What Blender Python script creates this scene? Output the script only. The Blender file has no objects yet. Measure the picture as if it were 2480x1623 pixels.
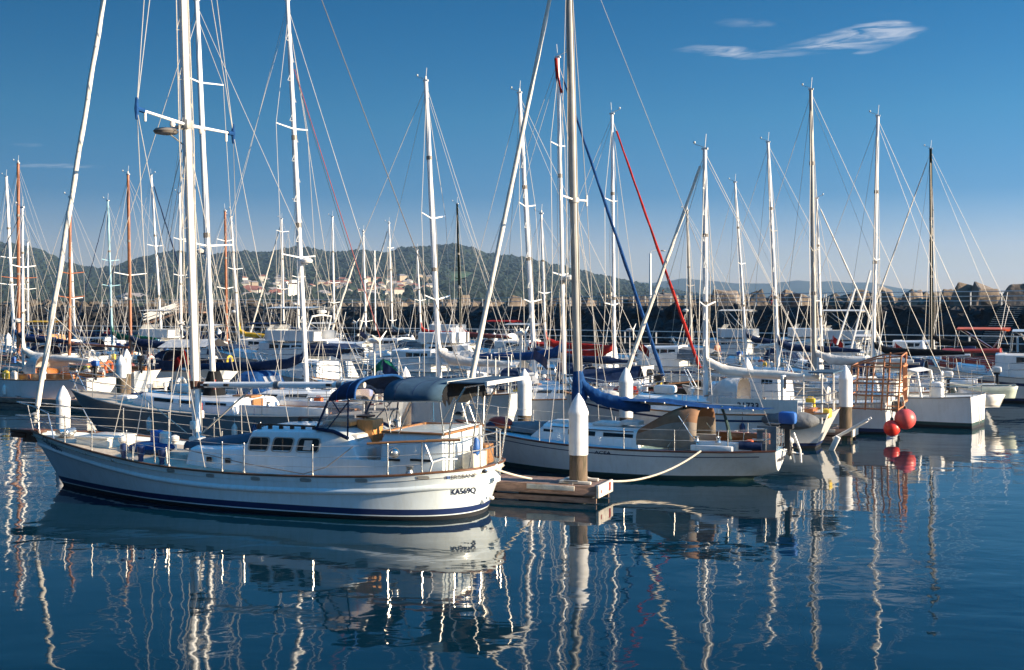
import bpy, bmesh, math, random
from mathutils import Vector, Matrix, noise
R = math.radians
scene = bpy.context.scene
COL = scene.collection
F, CX, HY, H = 2893.0, 1240.0, 745.0, 4.7          # focal length in photo pixels, principal point, eye height
PI = math.pi

def at(x, y, Y):
    """The point at distance Y that the photograph shows at pixel x, y."""
    return Vector(((x - CX) * Y / F, Y, H - (y - HY) * Y / F))

# ------------------------------------------------------------------ materials
MATS = {}
def mat(name, col, rough=0.5, metal=0.0, var=0.12, scale=2.5, bump=0.0, bscale=30.0, alpha=1.0, coat=0.0, col2=None, stretch=None, spec=0.5, streak=0.0):
    m = bpy.data.materials.new(name); m.use_nodes = True
    nt = m.node_tree; b = nt.nodes['Principled BSDF']
    b.inputs['Roughness'].default_value = rough
    b.inputs['Metallic'].default_value = metal
    b.inputs['Alpha'].default_value = alpha
    b.inputs['Coat Weight'].default_value = coat
    b.inputs['Specular IOR Level'].default_value = spec
    tc = nt.nodes.new('ShaderNodeTexCoord')
    src = tc.outputs['Object']
    if stretch:
        mp = nt.nodes.new('ShaderNodeMapping'); mp.inputs['Scale'].default_value = stretch
        nt.links.new(src, mp.inputs['Vector']); src = mp.outputs['Vector']
    n = nt.nodes.new('ShaderNodeTexNoise'); n.inputs['Scale'].default_value = scale
    n.inputs['Detail'].default_value = 5.0; n.inputs['Roughness'].default_value = 0.62
    nt.links.new(src, n.inputs['Vector'])
    rp = nt.nodes.new('ShaderNodeValToRGB')
    c2 = col2 or tuple(c * (1 - 2.2 * var) for c in col)
    rp.color_ramp.elements[0].position = 0.3; rp.color_ramp.elements[0].color = (*c2, 1)
    rp.color_ramp.elements[1].position = 0.62; rp.color_ramp.elements[1].color = (*col, 1)
    nt.links.new(n.outputs['Fac'], rp.inputs['Fac'])
    outc = rp.outputs['Color']
    if streak:
        mp2 = nt.nodes.new('ShaderNodeMapping'); mp2.inputs['Scale'].default_value = (5.0, 5.0, .55)
        nt.links.new(tc.outputs['Object'], mp2.inputs['Vector'])
        n3 = nt.nodes.new('ShaderNodeTexNoise'); n3.inputs['Scale'].default_value = 1.6; n3.inputs['Detail'].default_value = 6; n3.inputs['Roughness'].default_value = .7
        nt.links.new(mp2.outputs['Vector'], n3.inputs['Vector'])
        r3 = nt.nodes.new('ShaderNodeValToRGB'); r3.color_ramp.elements[0].position = .30; r3.color_ramp.elements[0].color = (1-streak*.8, 1-streak, 1-streak*1.4, 1)
        r3.color_ramp.elements[1].position = .52; r3.color_ramp.elements[1].color = (1, 1, 1, 1)
        nt.links.new(n3.outputs['Fac'], r3.inputs['Fac'])
        mm = nt.nodes.new('ShaderNodeMixRGB'); mm.blend_type = 'MULTIPLY'; mm.inputs[0].default_value = 1.0
        nt.links.new(outc, mm.inputs[1]); nt.links.new(r3.outputs['Color'], mm.inputs[2]); outc = mm.outputs['Color']
    nt.links.new(outc, b.inputs['Base Color'])
    if bump:
        n2 = nt.nodes.new('ShaderNodeTexNoise'); n2.inputs['Scale'].default_value = bscale
        n2.inputs['Detail'].default_value = 4.0
        nt.links.new(src, n2.inputs['Vector'])
        bp = nt.nodes.new('ShaderNodeBump'); bp.inputs['Distance'].default_value = bump
        bp.inputs['Strength'].default_value = 1.0
        nt.links.new(n2.outputs['Fac'], bp.inputs['Height']); nt.links.new(bp.outputs['Normal'], b.inputs['Normal'])
    MATS[name] = m
    return m
mat('white_gelcoat', (.80, .80, .78), .22, var=.05, coat=.3, scale=1.2, streak=.10)
mat('shade_tint_gelcoat', (.72, .80, .82), .22, var=.05, coat=.3, scale=1.2, streak=.10)  # white gelcoat with the blue of open shade mixed into its colour
mat('cream_gelcoat', (.72, .68, .58), .3, var=.07, coat=.2)
mat('warm_white', (.76, .73, .68), .45, var=.10, streak=.10)
mat('grey_gelcoat', (.24, .25, .26), .35, var=.08)
mat('black_gelcoat', (.012, .013, .015), .3, coat=.2)
mat('pale_green', (.50, .56, .48), .4)
mat('navy', (.015, .03, .10), .35, var=.1)
mat('antifoul_black', (.012, .014, .018), .7)
mat('antifoul_green', (.015, .05, .045), .7)
mat('antifoul_red', (.16, .03, .025), .7)
mat('blue_deck', (.30, .52, .60), .6, var=.1)
mat('white_deck', (.66, .66, .62), .6, var=.12, scale=4)
mat('tan_deck', (.52, .44, .34), .7, var=.14, scale=4)
mat('teak', (.36, .17, .065), .5, var=.25, scale=6, stretch=(1, 6, 6))
mat('cap_wood', (.17, .075, .035), .5, var=.25, scale=6)
mat('varnish', (.42, .155, .045), .25, var=.22, scale=5, coat=.4, stretch=(1, 6, 6))
mat('bright_wood', (.62, .30, .10), .4, var=.15, scale=5, stretch=(4, 4, 1))
mat('dark_wood', (.09, .035, .02), .45, var=.25, scale=6)
mat('mast_white', (.82, .82, .80), .3, var=.05, scale=1.0)
mat('mast_alu', (.38, .37, .34), .45, metal=.15, var=.12, scale=1.5)
mat('mast_grey', (.30, .30, .28), .5, var=.1)
mat('mast_black', (.004, .010, .009), .7, spec=.06)
mat('mast_brown', (.34, .12, .05), .35, var=.2, scale=3, coat=.3)
mat('steel', (.62, .61, .58), .25, metal=.85, var=.1)
mat('wire', (.55, .52, .47), .45, metal=.1, var=.12, scale=1.0)
mat('hotel_white', (.80, .77, .70), .7, scale=.2)
mat('wire_dark', (.20, .18, .16), .5, var=.1)
mat('rope', (.62, .55, .44), .85, var=.12, scale=12, bump=.004, bscale=60)
mat('sailcloth', (.76, .72, .64), .8, var=.1, scale=3, bump=.012, bscale=7)
mat('navy_canvas', (.018, .035, .085), .85, var=.22, scale=2.5, bump=.05, bscale=4, spec=.15)
mat('blue_canvas', (.010, .062, .20), .8, var=.18, scale=2.5, bump=.05, bscale=4, spec=.15)
mat('slate_canvas', (.055, .105, .155), .8, var=.18, scale=2.5, bump=.012, bscale=3, spec=.15)
mat('grey_canvas', (.20, .21, .22), .85, var=.15, bump=.05, bscale=4, spec=.15)
mat('pale_canvas', (.62, .60, .56), .85, var=.12, bump=.05, bscale=4, spec=.15)
mat('brown_canvas', (.27, .15, .085), .85, var=.14, bump=.015, bscale=5, spec=.15)
mat('tan_canvas', (.30, .25, .20), .85, var=.14, bump=.015, bscale=5, spec=.15)
mat('red_canvas', (.40, .022, .016), .8, var=.2, bump=.05, bscale=4, spec=.15)
mat('black_canvas', (.012, .013, .015), .85, var=.2, bump=.05, bscale=4, spec=.15)
mat('green_canvas', (.01, .13, .07), .85, var=.25, bump=.04, bscale=6, spec=.15)
mat('yellow_canvas', (.70, .42, .04), .8, var=.15, spec=.15)
mat('glass', (.012, .018, .022), .06, var=.1)
mat('tinted', (.05, .03, .02), .1, var=.2)
mat('vinyl', (.72, .62, .58), .12, alpha=.34, var=.08)
mat('smoke_vinyl', (.6, .62, .64), .15, alpha=.45, var=.08)
mat('rubber', (.02, .02, .022), .6)
mat('letter', (.015, .02, .05), .5)
mat('letter_white', (.75, .75, .74), .5)
mat('red_buoy', (.75, .045, .025), .38, var=.12, scale=3)
mat('pink_buoy', (.72, .10, .085), .42, var=.14, scale=3)
mat('red_paint', (.30, .03, .018), .5, var=.15)
mat('orange_paint', (.70, .13, .03), .5, var=.15)
mat('rust_orange', (.50, .20, .085), .75, var=.25, scale=9)
mat('yellow', (.80, .55, .05), .5)
mat('blue_paint', (.03, .13, .42), .5, var=.15)
mat('net', (.42, .38, .32), .9)
mat('pile_paint', (.80, .80, .79), .55, var=.06, scale=3, streak=.10)
mat('pile_wood', (.17, .12, .08), .9, var=.28, scale=3, bump=.01, bscale=14, stretch=(3, 3, .6), col2=(.05, .045, .025))
mat('dock_wood', (.32, .20, .145), .9, var=.28, scale=3, bump=.008, bscale=20, stretch=(1, 5, 5))
mat('dock_deck', (.26, .165, .135), .92, var=.25, scale=5, bump=.006, bscale=25)
mat('pale_board', (.66, .60, .50), .85, var=.2, scale=6)
mat('black_float', (.02, .018, .015), .8, var=.2)
mat('algae', (.06, .06, .025), .9, var=.3, scale=8)
mat('concrete', (.17, .15, .13), .92, var=.2, scale=.5, bump=.05, bscale=3)
mat('rock_block', (.27, .215, .165), .95, var=.28, scale=.45, bump=.10, bscale=2.2)
mat('rock_dark', (.13, .105, .08), .95, var=.3, scale=.45, bump=.08, bscale=2.2)
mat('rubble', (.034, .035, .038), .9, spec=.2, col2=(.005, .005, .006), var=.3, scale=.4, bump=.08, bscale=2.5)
mat('rail_paint', (.62, .62, .60), .5, var=.08)
mat('jetty_wood', (.15, .135, .12), .9, var=.25, scale=1.5)
mat('skin', (.50, .25, .16), .6, var=.06)
mat('hair', (.05, .03, .02), .8)
mat('ridge_forest', (.012, .026, .016), .95, var=.25, scale=.006)
mat('shorts', (.74, .73, .70), .8)
mat('red_shirt', (.5, .05, .04), .8)
mat('dark_cloth', (.05, .06, .09), .85)
mat('house_white', (.60, .55, .47), .8, scale=.2)
mat('house_cream', (.40, .32, .23), .8, scale=.2)
mat('roof_red', (.24, .085, .055), .85, scale=.3)
mat('roof_grey', (.24, .22, .21), .85, scale=.3)

# ------------------------------------------------------------------ mesh builder
class MB:
    def __init__(s):
        s.v = []; s.f = []; s.m = []
    def quad(s, a, b, c, d, m=0):
        i = len(s.v); s.v += [tuple(a), tuple(b), tuple(c), tuple(d)]; s.f.append((i, i+1, i+2, i+3)); s.m.append(m)
    def poly(s, pts, m=0):
        i = len(s.v); s.v += [tuple(p) for p in pts]; s.f.append(tuple(range(i, i+len(pts)))); s.m.append(m)
    def box(s, c, d, m=0, rz=0.0, rx=0.0, ry=0.0, bev=0.0, taper=1.0):
        M = Matrix.Translation(Vector(c)) @ Matrix.Rotation(rz, 4, 'Z') @ Matrix.Rotation(ry, 4, 'Y') @ Matrix.Rotation(rx, 4, 'X')
        bm = bmesh.new()
        bmesh.ops.create_cube(bm, size=1.0)
        for v in bm.verts:
            k = taper if v.co.z > 0 else 1.0
            v.co = Vector((v.co.x*d[0]*k, v.co.y*d[1]*k, v.co.z*d[2]))
        if bev:
            bmesh.ops.bevel(bm, geom=list(bm.edges), offset=min(bev, min(d)*.45), segments=2, profile=.5, affect='EDGES', clamp_overlap=True)
        i = len(s.v); bm.verts.index_update()
        s.v += [tuple(M @ v.co) for v in bm.verts]
        for f in bm.faces:
            s.f.append(tuple(i + v.index for v in f.verts)); s.m.append(m)
        bm.free()
    def tube(s, pts, r, n=6, m=0, cap=True, closed=False):
        pts = [Vector(p) for p in pts]; k = len(pts)
        rs = list(r) if isinstance(r, (list, tuple)) else [r]*k
        base = len(s.v); up = None
        for j, p in enumerate(pts):
            if closed: t = pts[(j+1) % k] - pts[j-1]
            else: t = pts[min(j+1, k-1)] - pts[max(j-1, 0)]
            if t.length < 1e-9: t = Vector((0, 0, 1))
            t.normalize()
            if up is None:
                up = Vector((0, 0, 1)) if abs(t.z) < .9 else Vector((1, 0, 0))
            a = (up - t*up.dot(t))
            if a.length < 1e-6: a = t.orthogonal()
            a.normalize(); b = t.cross(a); up = a
            for q in range(n):
                an = 2*PI*q/n
                s.v.append(tuple(p + (a*math.cos(an) + b*math.sin(an))*rs[j]))
        for j in range(k if closed else k-1):
            j2 = (j+1) % k
            for q in range(n):
                q2 = (q+1) % n
                s.f.append((base+j*n+q, base+j*n+q2, base+j2*n+q2, base+j2*n+q)); s.m.append(m)
        if cap and not closed:
            s.f.append(tuple(base+q for q in range(n-1, -1, -1))); s.m.append(m)
            s.f.append(tuple(base+(k-1)*n+q for q in range(n))); s.m.append(m)
    def loft(s, rows, m=0, closed=False, caps=False):
        """rows: list of equal-length point lists; m a material index or a list, one for each strip across a row."""
        base = len(s.v); n = len(rows[0])
        for r in rows: s.v += [tuple(p) for p in r]
        for j in range(len(rows)-1):
            for q in range(n if closed else n-1):
                q2 = (q+1) % n
                s.f.append((base+j*n+q, base+j*n+q2, base+(j+1)*n+q2, base+(j+1)*n+q))
                s.m.append(m[q] if isinstance(m, list) else m)
        if caps:
            mm = m if not isinstance(m, list) else m[0]
            s.f.append(tuple(base+q for q in range(n-1, -1, -1))); s.m.append(mm)
            s.f.append(tuple(base+(len(rows)-1)*n+q for q in range(n))); s.m.append(mm)
    def lathe(s, c, prof, n=12, m=0, ms=None):
        base = len(s.v); c = Vector(c)
        for (r, z) in prof:
            for q in range(n):
                a = 2*PI*q/n
                s.v.append((c.x + r*math.cos(a), c.y + r*math.sin(a), c.z + z))
        for j in range(len(prof)-1):
            for q in range(n):
                q2 = (q+1) % n
                s.f.append((base+j*n+q, base+j*n+q2, base+(j+1)*n+q2, base+(j+1)*n+q)); s.m.append(ms[j] if ms else m)
        s.f.append(tuple(base+q for q in range(n-1, -1, -1))); s.m.append(m if not ms else ms[0])
        s.f.append(tuple(base+(len(prof)-1)*n+q for q in range(n))); s.m.append(m if not ms else ms[-1])
    def ball(s, c, r, m=0, n=10, k=7):
        rr = r if isinstance(r, (tuple, list)) else (r, r, r)
        rows = []
        for j in range(k+1):
            a = -PI/2 + PI*j/k
            rr2 = max(math.cos(a), .02)
            rows.append([(c[0]+rr[0]*rr2*math.cos(2*PI*q/n), c[1]+rr[1]*rr2*math.sin(2*PI*q/n), c[2]+rr[2]*math.sin(a)) for q in range(n)])
        s.loft(rows, m, closed=True, caps=True)
    def build(s, name, mats, parent=None, smooth=True, angle=38):
        me = bpy.data.meshes.new(name)
        me.from_pydata(s.v, [], s.f)
        if not isinstance(mats, (list, tuple)): mats = [mats]
        for x in mats: me.materials.append(MATS[x] if isinstance(x, str) else x)
        me.polygons.foreach_set('material_index', s.m)
        if smooth:
            me.polygons.foreach_set('use_smooth', [True]*len(s.f))
            me.update()
            try: me.set_sharp_from_angle(angle=R(angle))
            except Exception: pass
        me.update()
        o = bpy.data.objects.new(name, me); COL.objects.link(o)
        if parent is not None: o.parent = parent
        return o

def tag(o, label=None, cat=None, group=None, kind=None):
    if label: o['label'] = label
    if cat: o['category'] = cat
    if group: o['group'] = group
    if kind: o['kind'] = kind
    return o
def thing(name, label, cat, loc=(0, 0, 0), rz=0.0, group=None):
    o = bpy.data.objects.new(name, None); COL.objects.link(o)
    o.empty_display_size = .3
    o.location = loc; o.rotation_euler = (0, 0, rz)
    return tag(o, label, cat, group)
def part(name, m, parent, fn, **k):
    b = MB(); fn(b); return b.build(name, m, parent, **k)
def rod(name, m, parent, pts, r, n=6):
    b = MB(); b.tube(pts, r, n); return b.build(name, m, parent)
def lerp(a, b, t): return a + (b-a)*t
def itp(xs, ys, x):
    if x <= xs[0]: return ys[0]
    for i in range(len(xs)-1):
        if x <= xs[i+1]:
            t = (x-xs[i])/(xs[i+1]-xs[i])
            # cubic hermite with finite difference slopes
            m0 = (ys[i+1]-ys[i-1])/(xs[i+1]-xs[i-1]) if i > 0 else (ys[1]-ys[0])/(xs[1]-xs[0])
            m1 = (ys[i+2]-ys[i])/(xs[i+2]-xs[i]) if i+2 < len(xs) else (ys[i+1]-ys[i])/(xs[i+1]-xs[i])
            h = xs[i+1]-xs[i]
            return ((2*t**3-3*t**2+1)*ys[i] + (t**3-2*t**2+t)*h*m0 + (-2*t**3+3*t**2)*ys[i+1] + (t**3-t**2)*h*m1)
    return ys[-1]
def sag(a, b, d, n=10):
    a, b = Vector(a), Vector(b)
    return [a.lerp(b, i/n) - Vector((0, 0, d*4*(i/n)*(1-i/n))) for i in range(n+1)]

def text_mesh(s, size, shear=0.0, bold=0.0):
    cu = bpy.data.curves.new('lettering', 'FONT'); cu.body = s; cu.size = size; cu.shear = shear; cu.offset = bold
    cu.resolution_u = 3
    o = bpy.data.objects.new('lettering', cu); COL.objects.link(o)
    dg = bpy.context.evaluated_depsgraph_get()
    me = bpy.data.meshes.new_from_object(o.evaluated_get(dg))
    bpy.data.objects.remove(o)
    vs = [v.co.copy() for v in me.vertices]; fs = [tuple(p.vertices) for p in me.polygons]
    bpy.data.meshes.remove(me)
    x0 = min(v.x for v in vs); x1 = max(v.x for v in vs)
    for v in vs: v.x -= x0
    return vs, fs, x1-x0

class Frame:
    """A boat's own axes: x forward, y to port, z up, origin O on the water."""
    def __init__(s, ox, oy, deg):
        s.o = Vector((ox, oy, 0)); s.a = R(deg)
        s.u = Vector((math.cos(s.a), math.sin(s.a), 0)); s.n = Vector((-math.sin(s.a), math.cos(s.a), 0))
    def loc(s, x, y, v):
        k = (x-CX)/F
        p = s.o + s.n*v
        t = (k*p.y - p.x)/(s.u.x - k*s.u.y)
        Y = p.y + s.u.y*t
        return Vector((t, v, H - (y-HY)*Y/F))
    def to_local(s, w):
        d = Vector(w) - s.o
        return Vector((d.dot(s.u), d.dot(s.n), d.z))
    def to_world(s, p):
        return s.o + s.u*p[0] + s.n*p[1] + Vector((0, 0, p[2]))

# ------------------------------------------------------------------ hulls
class Hull:
    """stations: (x on deck, x on waterline, half beam on deck, half beam on waterline, sheer height), stern to bow"""
    def __init__(s, st, flare=1.3):
        s.st = st; s.flare = flare
        s.xd = [q[0] for q in st]; s.bd = [q[2] for q in st]; s.zs = [q[4] for q in st]
    def half(s, x): return max(itp(s.xd, s.bd, x), 0.0)
    def sheer(s, x): return itp(s.xd, s.zs, x)
    def pt(s, q, z):
        xd, xw, bd, bw, zs = q[:5]
        if len(q) > 5 and q[5] > 0:          # a counter: the bottom lies above the water
            zk = q[5]; z = max(z, zk)
            return Vector((lerp(xw, xd, z/zs), bd*((z-zk)/(zs-zk))**.62 + .004, z))
        if z >= 0:
            k = (z/zs)**s.flare; kx = z/zs
            return Vector((lerp(xw, xd, kx), lerp(bw, bd, k), z))
        k = min(-z/.6, 1)
        return Vector((xw, bw*(1-.55*k*k), z))
    def side(s, x, z):
        """half breadth at length x and height z"""
        for a, b in zip(s.st[:-1], s.st[1:]):
            pa, pb = s.pt(a, z), s.pt(b, z)
            if pa.x <= x <= pb.x: return lerp(pa.y, pb.y, (x-pa.x)/(pb.x-pa.x+1e-9))
        return 0.0
    def build(s, parent, mats, bands, name='hull', transom=True):
        """bands: rising list of (top of the band or None for the sheer, material index)"""
        b = MB()
        levels = [(-.6, 0)]
        for top, mi in bands:
            if top is None:
                lo = levels[-1][0]
                for k in range(1, 8): levels.append((('f', lo, k/7), mi))
            else: levels.append((top, mi))
        def zz(l, q):
            return l if not isinstance(l, tuple) else lerp(l[1], q[4], l[2])
        rows = []
        for q in s.st:
            left = [s.pt(q, zz(l[0], q)) for l in levels]
            right = [Vector((p.x, -p.y, p.z)) for p in reversed(left)]
            rows.append([*left[::-1], *right[::-1]])
        mi = [l[1] for l in levels]
        nl = len(levels)
        strip = [mi[nl-1-i] for i in range(nl-1)] + [0] + [mi[i+1] for i in range(nl-1)]
        b.loft(rows, strip)
        if transom:
            r = rows[0]; n = len(r)
            for i in range(nl-1):
                b.quad(r[i], r[i+1], r[n-2-i], r[n-1-i], mi[nl-1-i])
        return b.build(name, mats, parent, angle=50)
    def deck(s, parent, m, drop=.05, camber=.07, name='deck', x0=None, x1=None):
        b = MB(); rows = []
        for q in s.st:
            w = max(q[2]-.015, .004)
            rows.append([(q[0], w*k, q[4]-drop+camber*(1-k*k)*min(1, w)) for k in (-1, -.6, -.2, .2, .6, 1)])
        b.loft(rows, 0)
        return b.build(name, m, parent)
    def rail(s, parent, m, r=.03, up=.02, name='toe_rail', t0=0, t1=None):
        o = []
        b = MB()
        st = s.st[t0:t1]
        for sg in (1, -1):
            b.tube([(q[0], sg*q[2], q[4]+up) for q in st], r, 6)
        return b.build(name, m, parent)
def std_hull(L, B, fb, a=.72, aw=.35, over_s=.05, over_b=.09, n=15, spring=1.0, flare=1.2, mx=.42):
    st = []
    for i in range(n):
        t = i/(n-1)
        def sh(t, a, p):
            return 1-(1-a)*((mx-t)/mx)**2 if t < mx else max(1-((t-mx)/(1-mx))**p, .0)
        xd = L*t; xw = L*over_s + L*(1-over_s-over_b)*t
        bd = B/2*sh(t, a, 2.1)+.02; bw = B/2*.9*sh(t, aw, 1.75)+.012
        zs = fb*(1 + (spring*.12*((.38-t)/.38)**2 if t < .38 else spring*.42*((t-.38)/.62)**2))
        st.append((xd, xw, bd, bw, zs))
    return Hull(st, flare)

# ================================================================== camera, light, sky
cam = bpy.data.cameras.new('Camera'); co = bpy.data.objects.new('Camera', cam); COL.objects.link(co)
co.location = (0, 0, H); co.rotation_euler = (R(90), 0, 0)
cam.sensor_width = 36.0; cam.lens = F/2480*36.0; cam.shift_y = -(811.5-HY)/2480
cam.clip_start = .2; cam.clip_end = 40000
scene.camera = co
SUN_AZ, SUN_EL = R(-17.5), R(17)
sd = Vector((math.cos(SUN_EL)*math.cos(SUN_AZ), math.cos(SUN_EL)*math.sin(SUN_AZ), math.sin(SUN_EL)))
sl = bpy.data.lights.new('Sun', 'SUN'); so = bpy.data.objects.new('Sun', sl); COL.objects.link(so)
sl.energy = 5.0; sl.angle = R(.5); sl.color = (1.0, .81, .57)
so.rotation_euler = sd.to_track_quat('Z', 'Y').to_euler()
so.location = (60, -30, 60)
w = bpy.data.worlds.new('World'); scene.world = w; w.use_nodes = True
nt = w.node_tree; bg = nt.nodes['Background']
def N(t, **k):
    n = nt.nodes.new(t)
    for a, b in k.items(): setattr(n, a, b)
    return n
def Mth(op, a, b=None, c=None, clamp=False):
    n = N('ShaderNodeMath', operation=op); n.use_clamp = clamp
    for i, x in enumerate((a, b, c)):
        if x is None: continue
        if isinstance(x, (int, float)): n.inputs[i].default_value = x
        else: nt.links.new(x, n.inputs[i])
    return n.outputs[0]
sky = N('ShaderNodeTexSky', sky_type='NISHITA')
sky.sun_disc = False; sky.sun_elevation = SUN_EL
sky.sun_rotation = PI/2 - SUN_AZ
sky.altitude = 0; sky.air_density = 1.0; sky.dust_density = .2; sky.ozone_density = 2.5
hs = N('ShaderNodeHueSaturation'); hs.inputs['Saturation'].default_value = 1.3
nt.links.new(sky.outputs['Color'], hs.inputs['Color'])
tcw = N('ShaderNodeTexCoord'); sx = N('ShaderNodeSeparateXYZ'); nt.links.new(tcw.outputs['Generated'], sx.inputs[0])
ysafe = Mth('MAXIMUM', sx.outputs[1], .05)
uu = Mth('DIVIDE', sx.outputs[0], ysafe); ww = Mth('DIVIDE', sx.outputs[2], ysafe)
front = Mth('GREATER_THAN', sx.outputs[1], .06)
cv = N('ShaderNodeCombineXYZ')
nt.links.new(Mth('MULTIPLY', uu, 26), cv.inputs[0]); nt.links.new(Mth('MULTIPLY', Mth('ADD', ww, Mth('MULTIPLY', uu, -.10)), 170), cv.inputs[1])
cn = N('ShaderNodeTexNoise'); cn.inputs['Scale'].default_value = 1.0; cn.inputs['Detail'].default_value = 6; cn.inputs['Roughness'].default_value = .58
cn.inputs['Distortion'].default_value = .7
nt.links.new(cv.outputs[0], cn.inputs['Vector'])
tot = None
cw = N('ShaderNodeTexNoise'); cw.inputs['Scale'].default_value = .42; cw.inputs['Detail'].default_value = 3
nt.links.new(cv.outputs[0], cw.inputs['Vector'])
wob = Mth('SUBTRACT', cw.outputs['Fac'], .5)
for (px, py, hx, hy, slope, g) in ((1775, 126, 180, 17, .02, .62), (2065, 98, 155, 30, -.10, .80), (1805, 57, 95, 15, 0, .20), (150, 402, 120, 7, 0, .42), (60, 352, 60, 5, 0, .12)):
    u0, w0 = (px-CX)/F, (HY-py)/F
    du = Mth('DIVIDE', Mth('SUBTRACT', uu, u0), hx/F)
    dw = Mth('DIVIDE', Mth('ADD', Mth('SUBTRACT', ww, w0), Mth('MULTIPLY', Mth('SUBTRACT', uu, u0), slope)), hy/F)
    du = Mth('ADD', du, Mth('MULTIPLY', wob, 2.2)); dw = Mth('ADD', dw, Mth('MULTIPLY', wob, 3.0))
    e = Mth('MAXIMUM', Mth('SUBTRACT', 1.0, Mth('ADD', Mth('MULTIPLY', du, du), Mth('MULTIPLY', dw, dw))), 0.0)
    e = Mth('MULTIPLY', e, g)
    tot = e if tot is None else Mth('ADD', tot, e)
nz = Mth('MULTIPLY', Mth('SUBTRACT', cn.outputs['Fac'], .36), 2.6, clamp=True)
cl = Mth('MULTIPLY', Mth('MULTIPLY', tot, nz), front, clamp=True)
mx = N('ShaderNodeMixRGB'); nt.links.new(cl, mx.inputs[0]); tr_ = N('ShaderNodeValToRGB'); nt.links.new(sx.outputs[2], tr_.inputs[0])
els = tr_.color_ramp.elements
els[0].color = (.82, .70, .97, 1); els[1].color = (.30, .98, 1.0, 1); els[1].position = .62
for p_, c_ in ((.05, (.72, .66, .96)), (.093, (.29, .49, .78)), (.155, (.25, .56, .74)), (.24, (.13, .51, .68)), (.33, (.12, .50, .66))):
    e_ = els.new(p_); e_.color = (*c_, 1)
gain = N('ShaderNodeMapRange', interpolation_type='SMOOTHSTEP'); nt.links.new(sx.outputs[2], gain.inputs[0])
gain.inputs[1].default_value = .32; gain.inputs[2].default_value = .7; gain.inputs[3].default_value = 1.0; gain.inputs[4].default_value = 2.7  # overhead sky boosted past the sky model, added as fill for shaded hulls
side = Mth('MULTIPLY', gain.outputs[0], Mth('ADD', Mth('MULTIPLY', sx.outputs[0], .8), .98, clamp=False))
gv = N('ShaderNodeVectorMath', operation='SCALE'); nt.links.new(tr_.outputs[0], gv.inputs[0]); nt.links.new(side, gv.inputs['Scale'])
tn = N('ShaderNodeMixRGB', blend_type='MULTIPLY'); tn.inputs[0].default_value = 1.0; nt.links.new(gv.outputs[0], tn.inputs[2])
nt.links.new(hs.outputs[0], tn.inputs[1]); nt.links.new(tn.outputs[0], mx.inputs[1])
mx.inputs[2].default_value = (7.6, 7.5, 7.6, 1)
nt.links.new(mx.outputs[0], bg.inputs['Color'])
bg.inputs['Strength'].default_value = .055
scene.view_settings.view_transform = 'Standard'; scene.view_settings.look = 'None'
scene.view_settings.exposure = 1.3; scene.view_settings.gamma = 1.0; scene.view_settings.use_curve_mapping = False
scene.cycles.max_bounces = 8; scene.cycles.transparent_max_bounces = 16
scene.cycles.volume_bounces = 0
scene.cycles.use_denoising = True

# ================================================================== water
wm = bpy.data.materials.new('water'); wm.use_nodes = True; MATS['water'] = wm
nt = wm.node_tree; b = nt.nodes['Principled BSDF']
b.inputs['Base Color'].default_value = (.001, .020, .034, 1); b.inputs['Roughness'].default_value = .03
b.inputs['IOR'].default_value = 1.36
tc = N('ShaderNodeTexCoord')
def wnoise(scale, det, sxy, rough=.5, dist=0.0):
    mp = N('ShaderNodeMapping'); mp.inputs['Scale'].default_value = (*sxy, 1); mp.inputs['Rotation'].default_value = (0, 0, R(12))
    nt.links.new(tc.outputs['Object'], mp.inputs['Vector'])
    n = N('ShaderNodeTexNoise'); n.inputs['Scale'].default_value = scale; n.inputs['Detail'].default_value = det
    n.inputs['Roughness'].default_value = rough; n.inputs['Distortion'].default_value = dist
    nt.links.new(mp.outputs['Vector'], n.inputs['Vector']); return n.outputs['Fac']
big = wnoise(.55, 1.0, (.8, 1.0)); mid = wnoise(1.7, 2.0, (.75, 1.0), .45, .3); fine = wnoise(7.0, 2.0, (.8, 1.0), .5)
patch = N('ShaderNodeMapRange'); nt.links.new(wnoise(.06, 2.0, (.6, 1.4)), patch.inputs[0])
patch.inputs[1].default_value = .36; patch.inputs[2].default_value = .66; patch.inputs[3].default_value = .35; patch.inputs[4].default_value = 1.25
hgt = Mth('ADD', Mth('MULTIPLY', big, .030), Mth('ADD', Mth('MULTIPLY', mid, .0105), Mth('MULTIPLY', fine, .0005)))
hgt = Mth('MULTIPLY', hgt, patch.outputs[0])
bp = N('ShaderNodeBump'); bp.inputs['Strength'].default_value = 1.0; bp.inputs['Distance'].default_value = 1.0
nt.links.new(hgt, bp.inputs['Height']); nt.links.new(bp.outputs['Normal'], b.inputs['Normal'])
part('water', 'water', None, lambda m: m.quad((-6000, -300, 0), (6000, -300, 0), (6000, 7000, 0), (-6000, 7000, 0)))
bpy.data.objects['water']['kind'] = 'structure'

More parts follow.
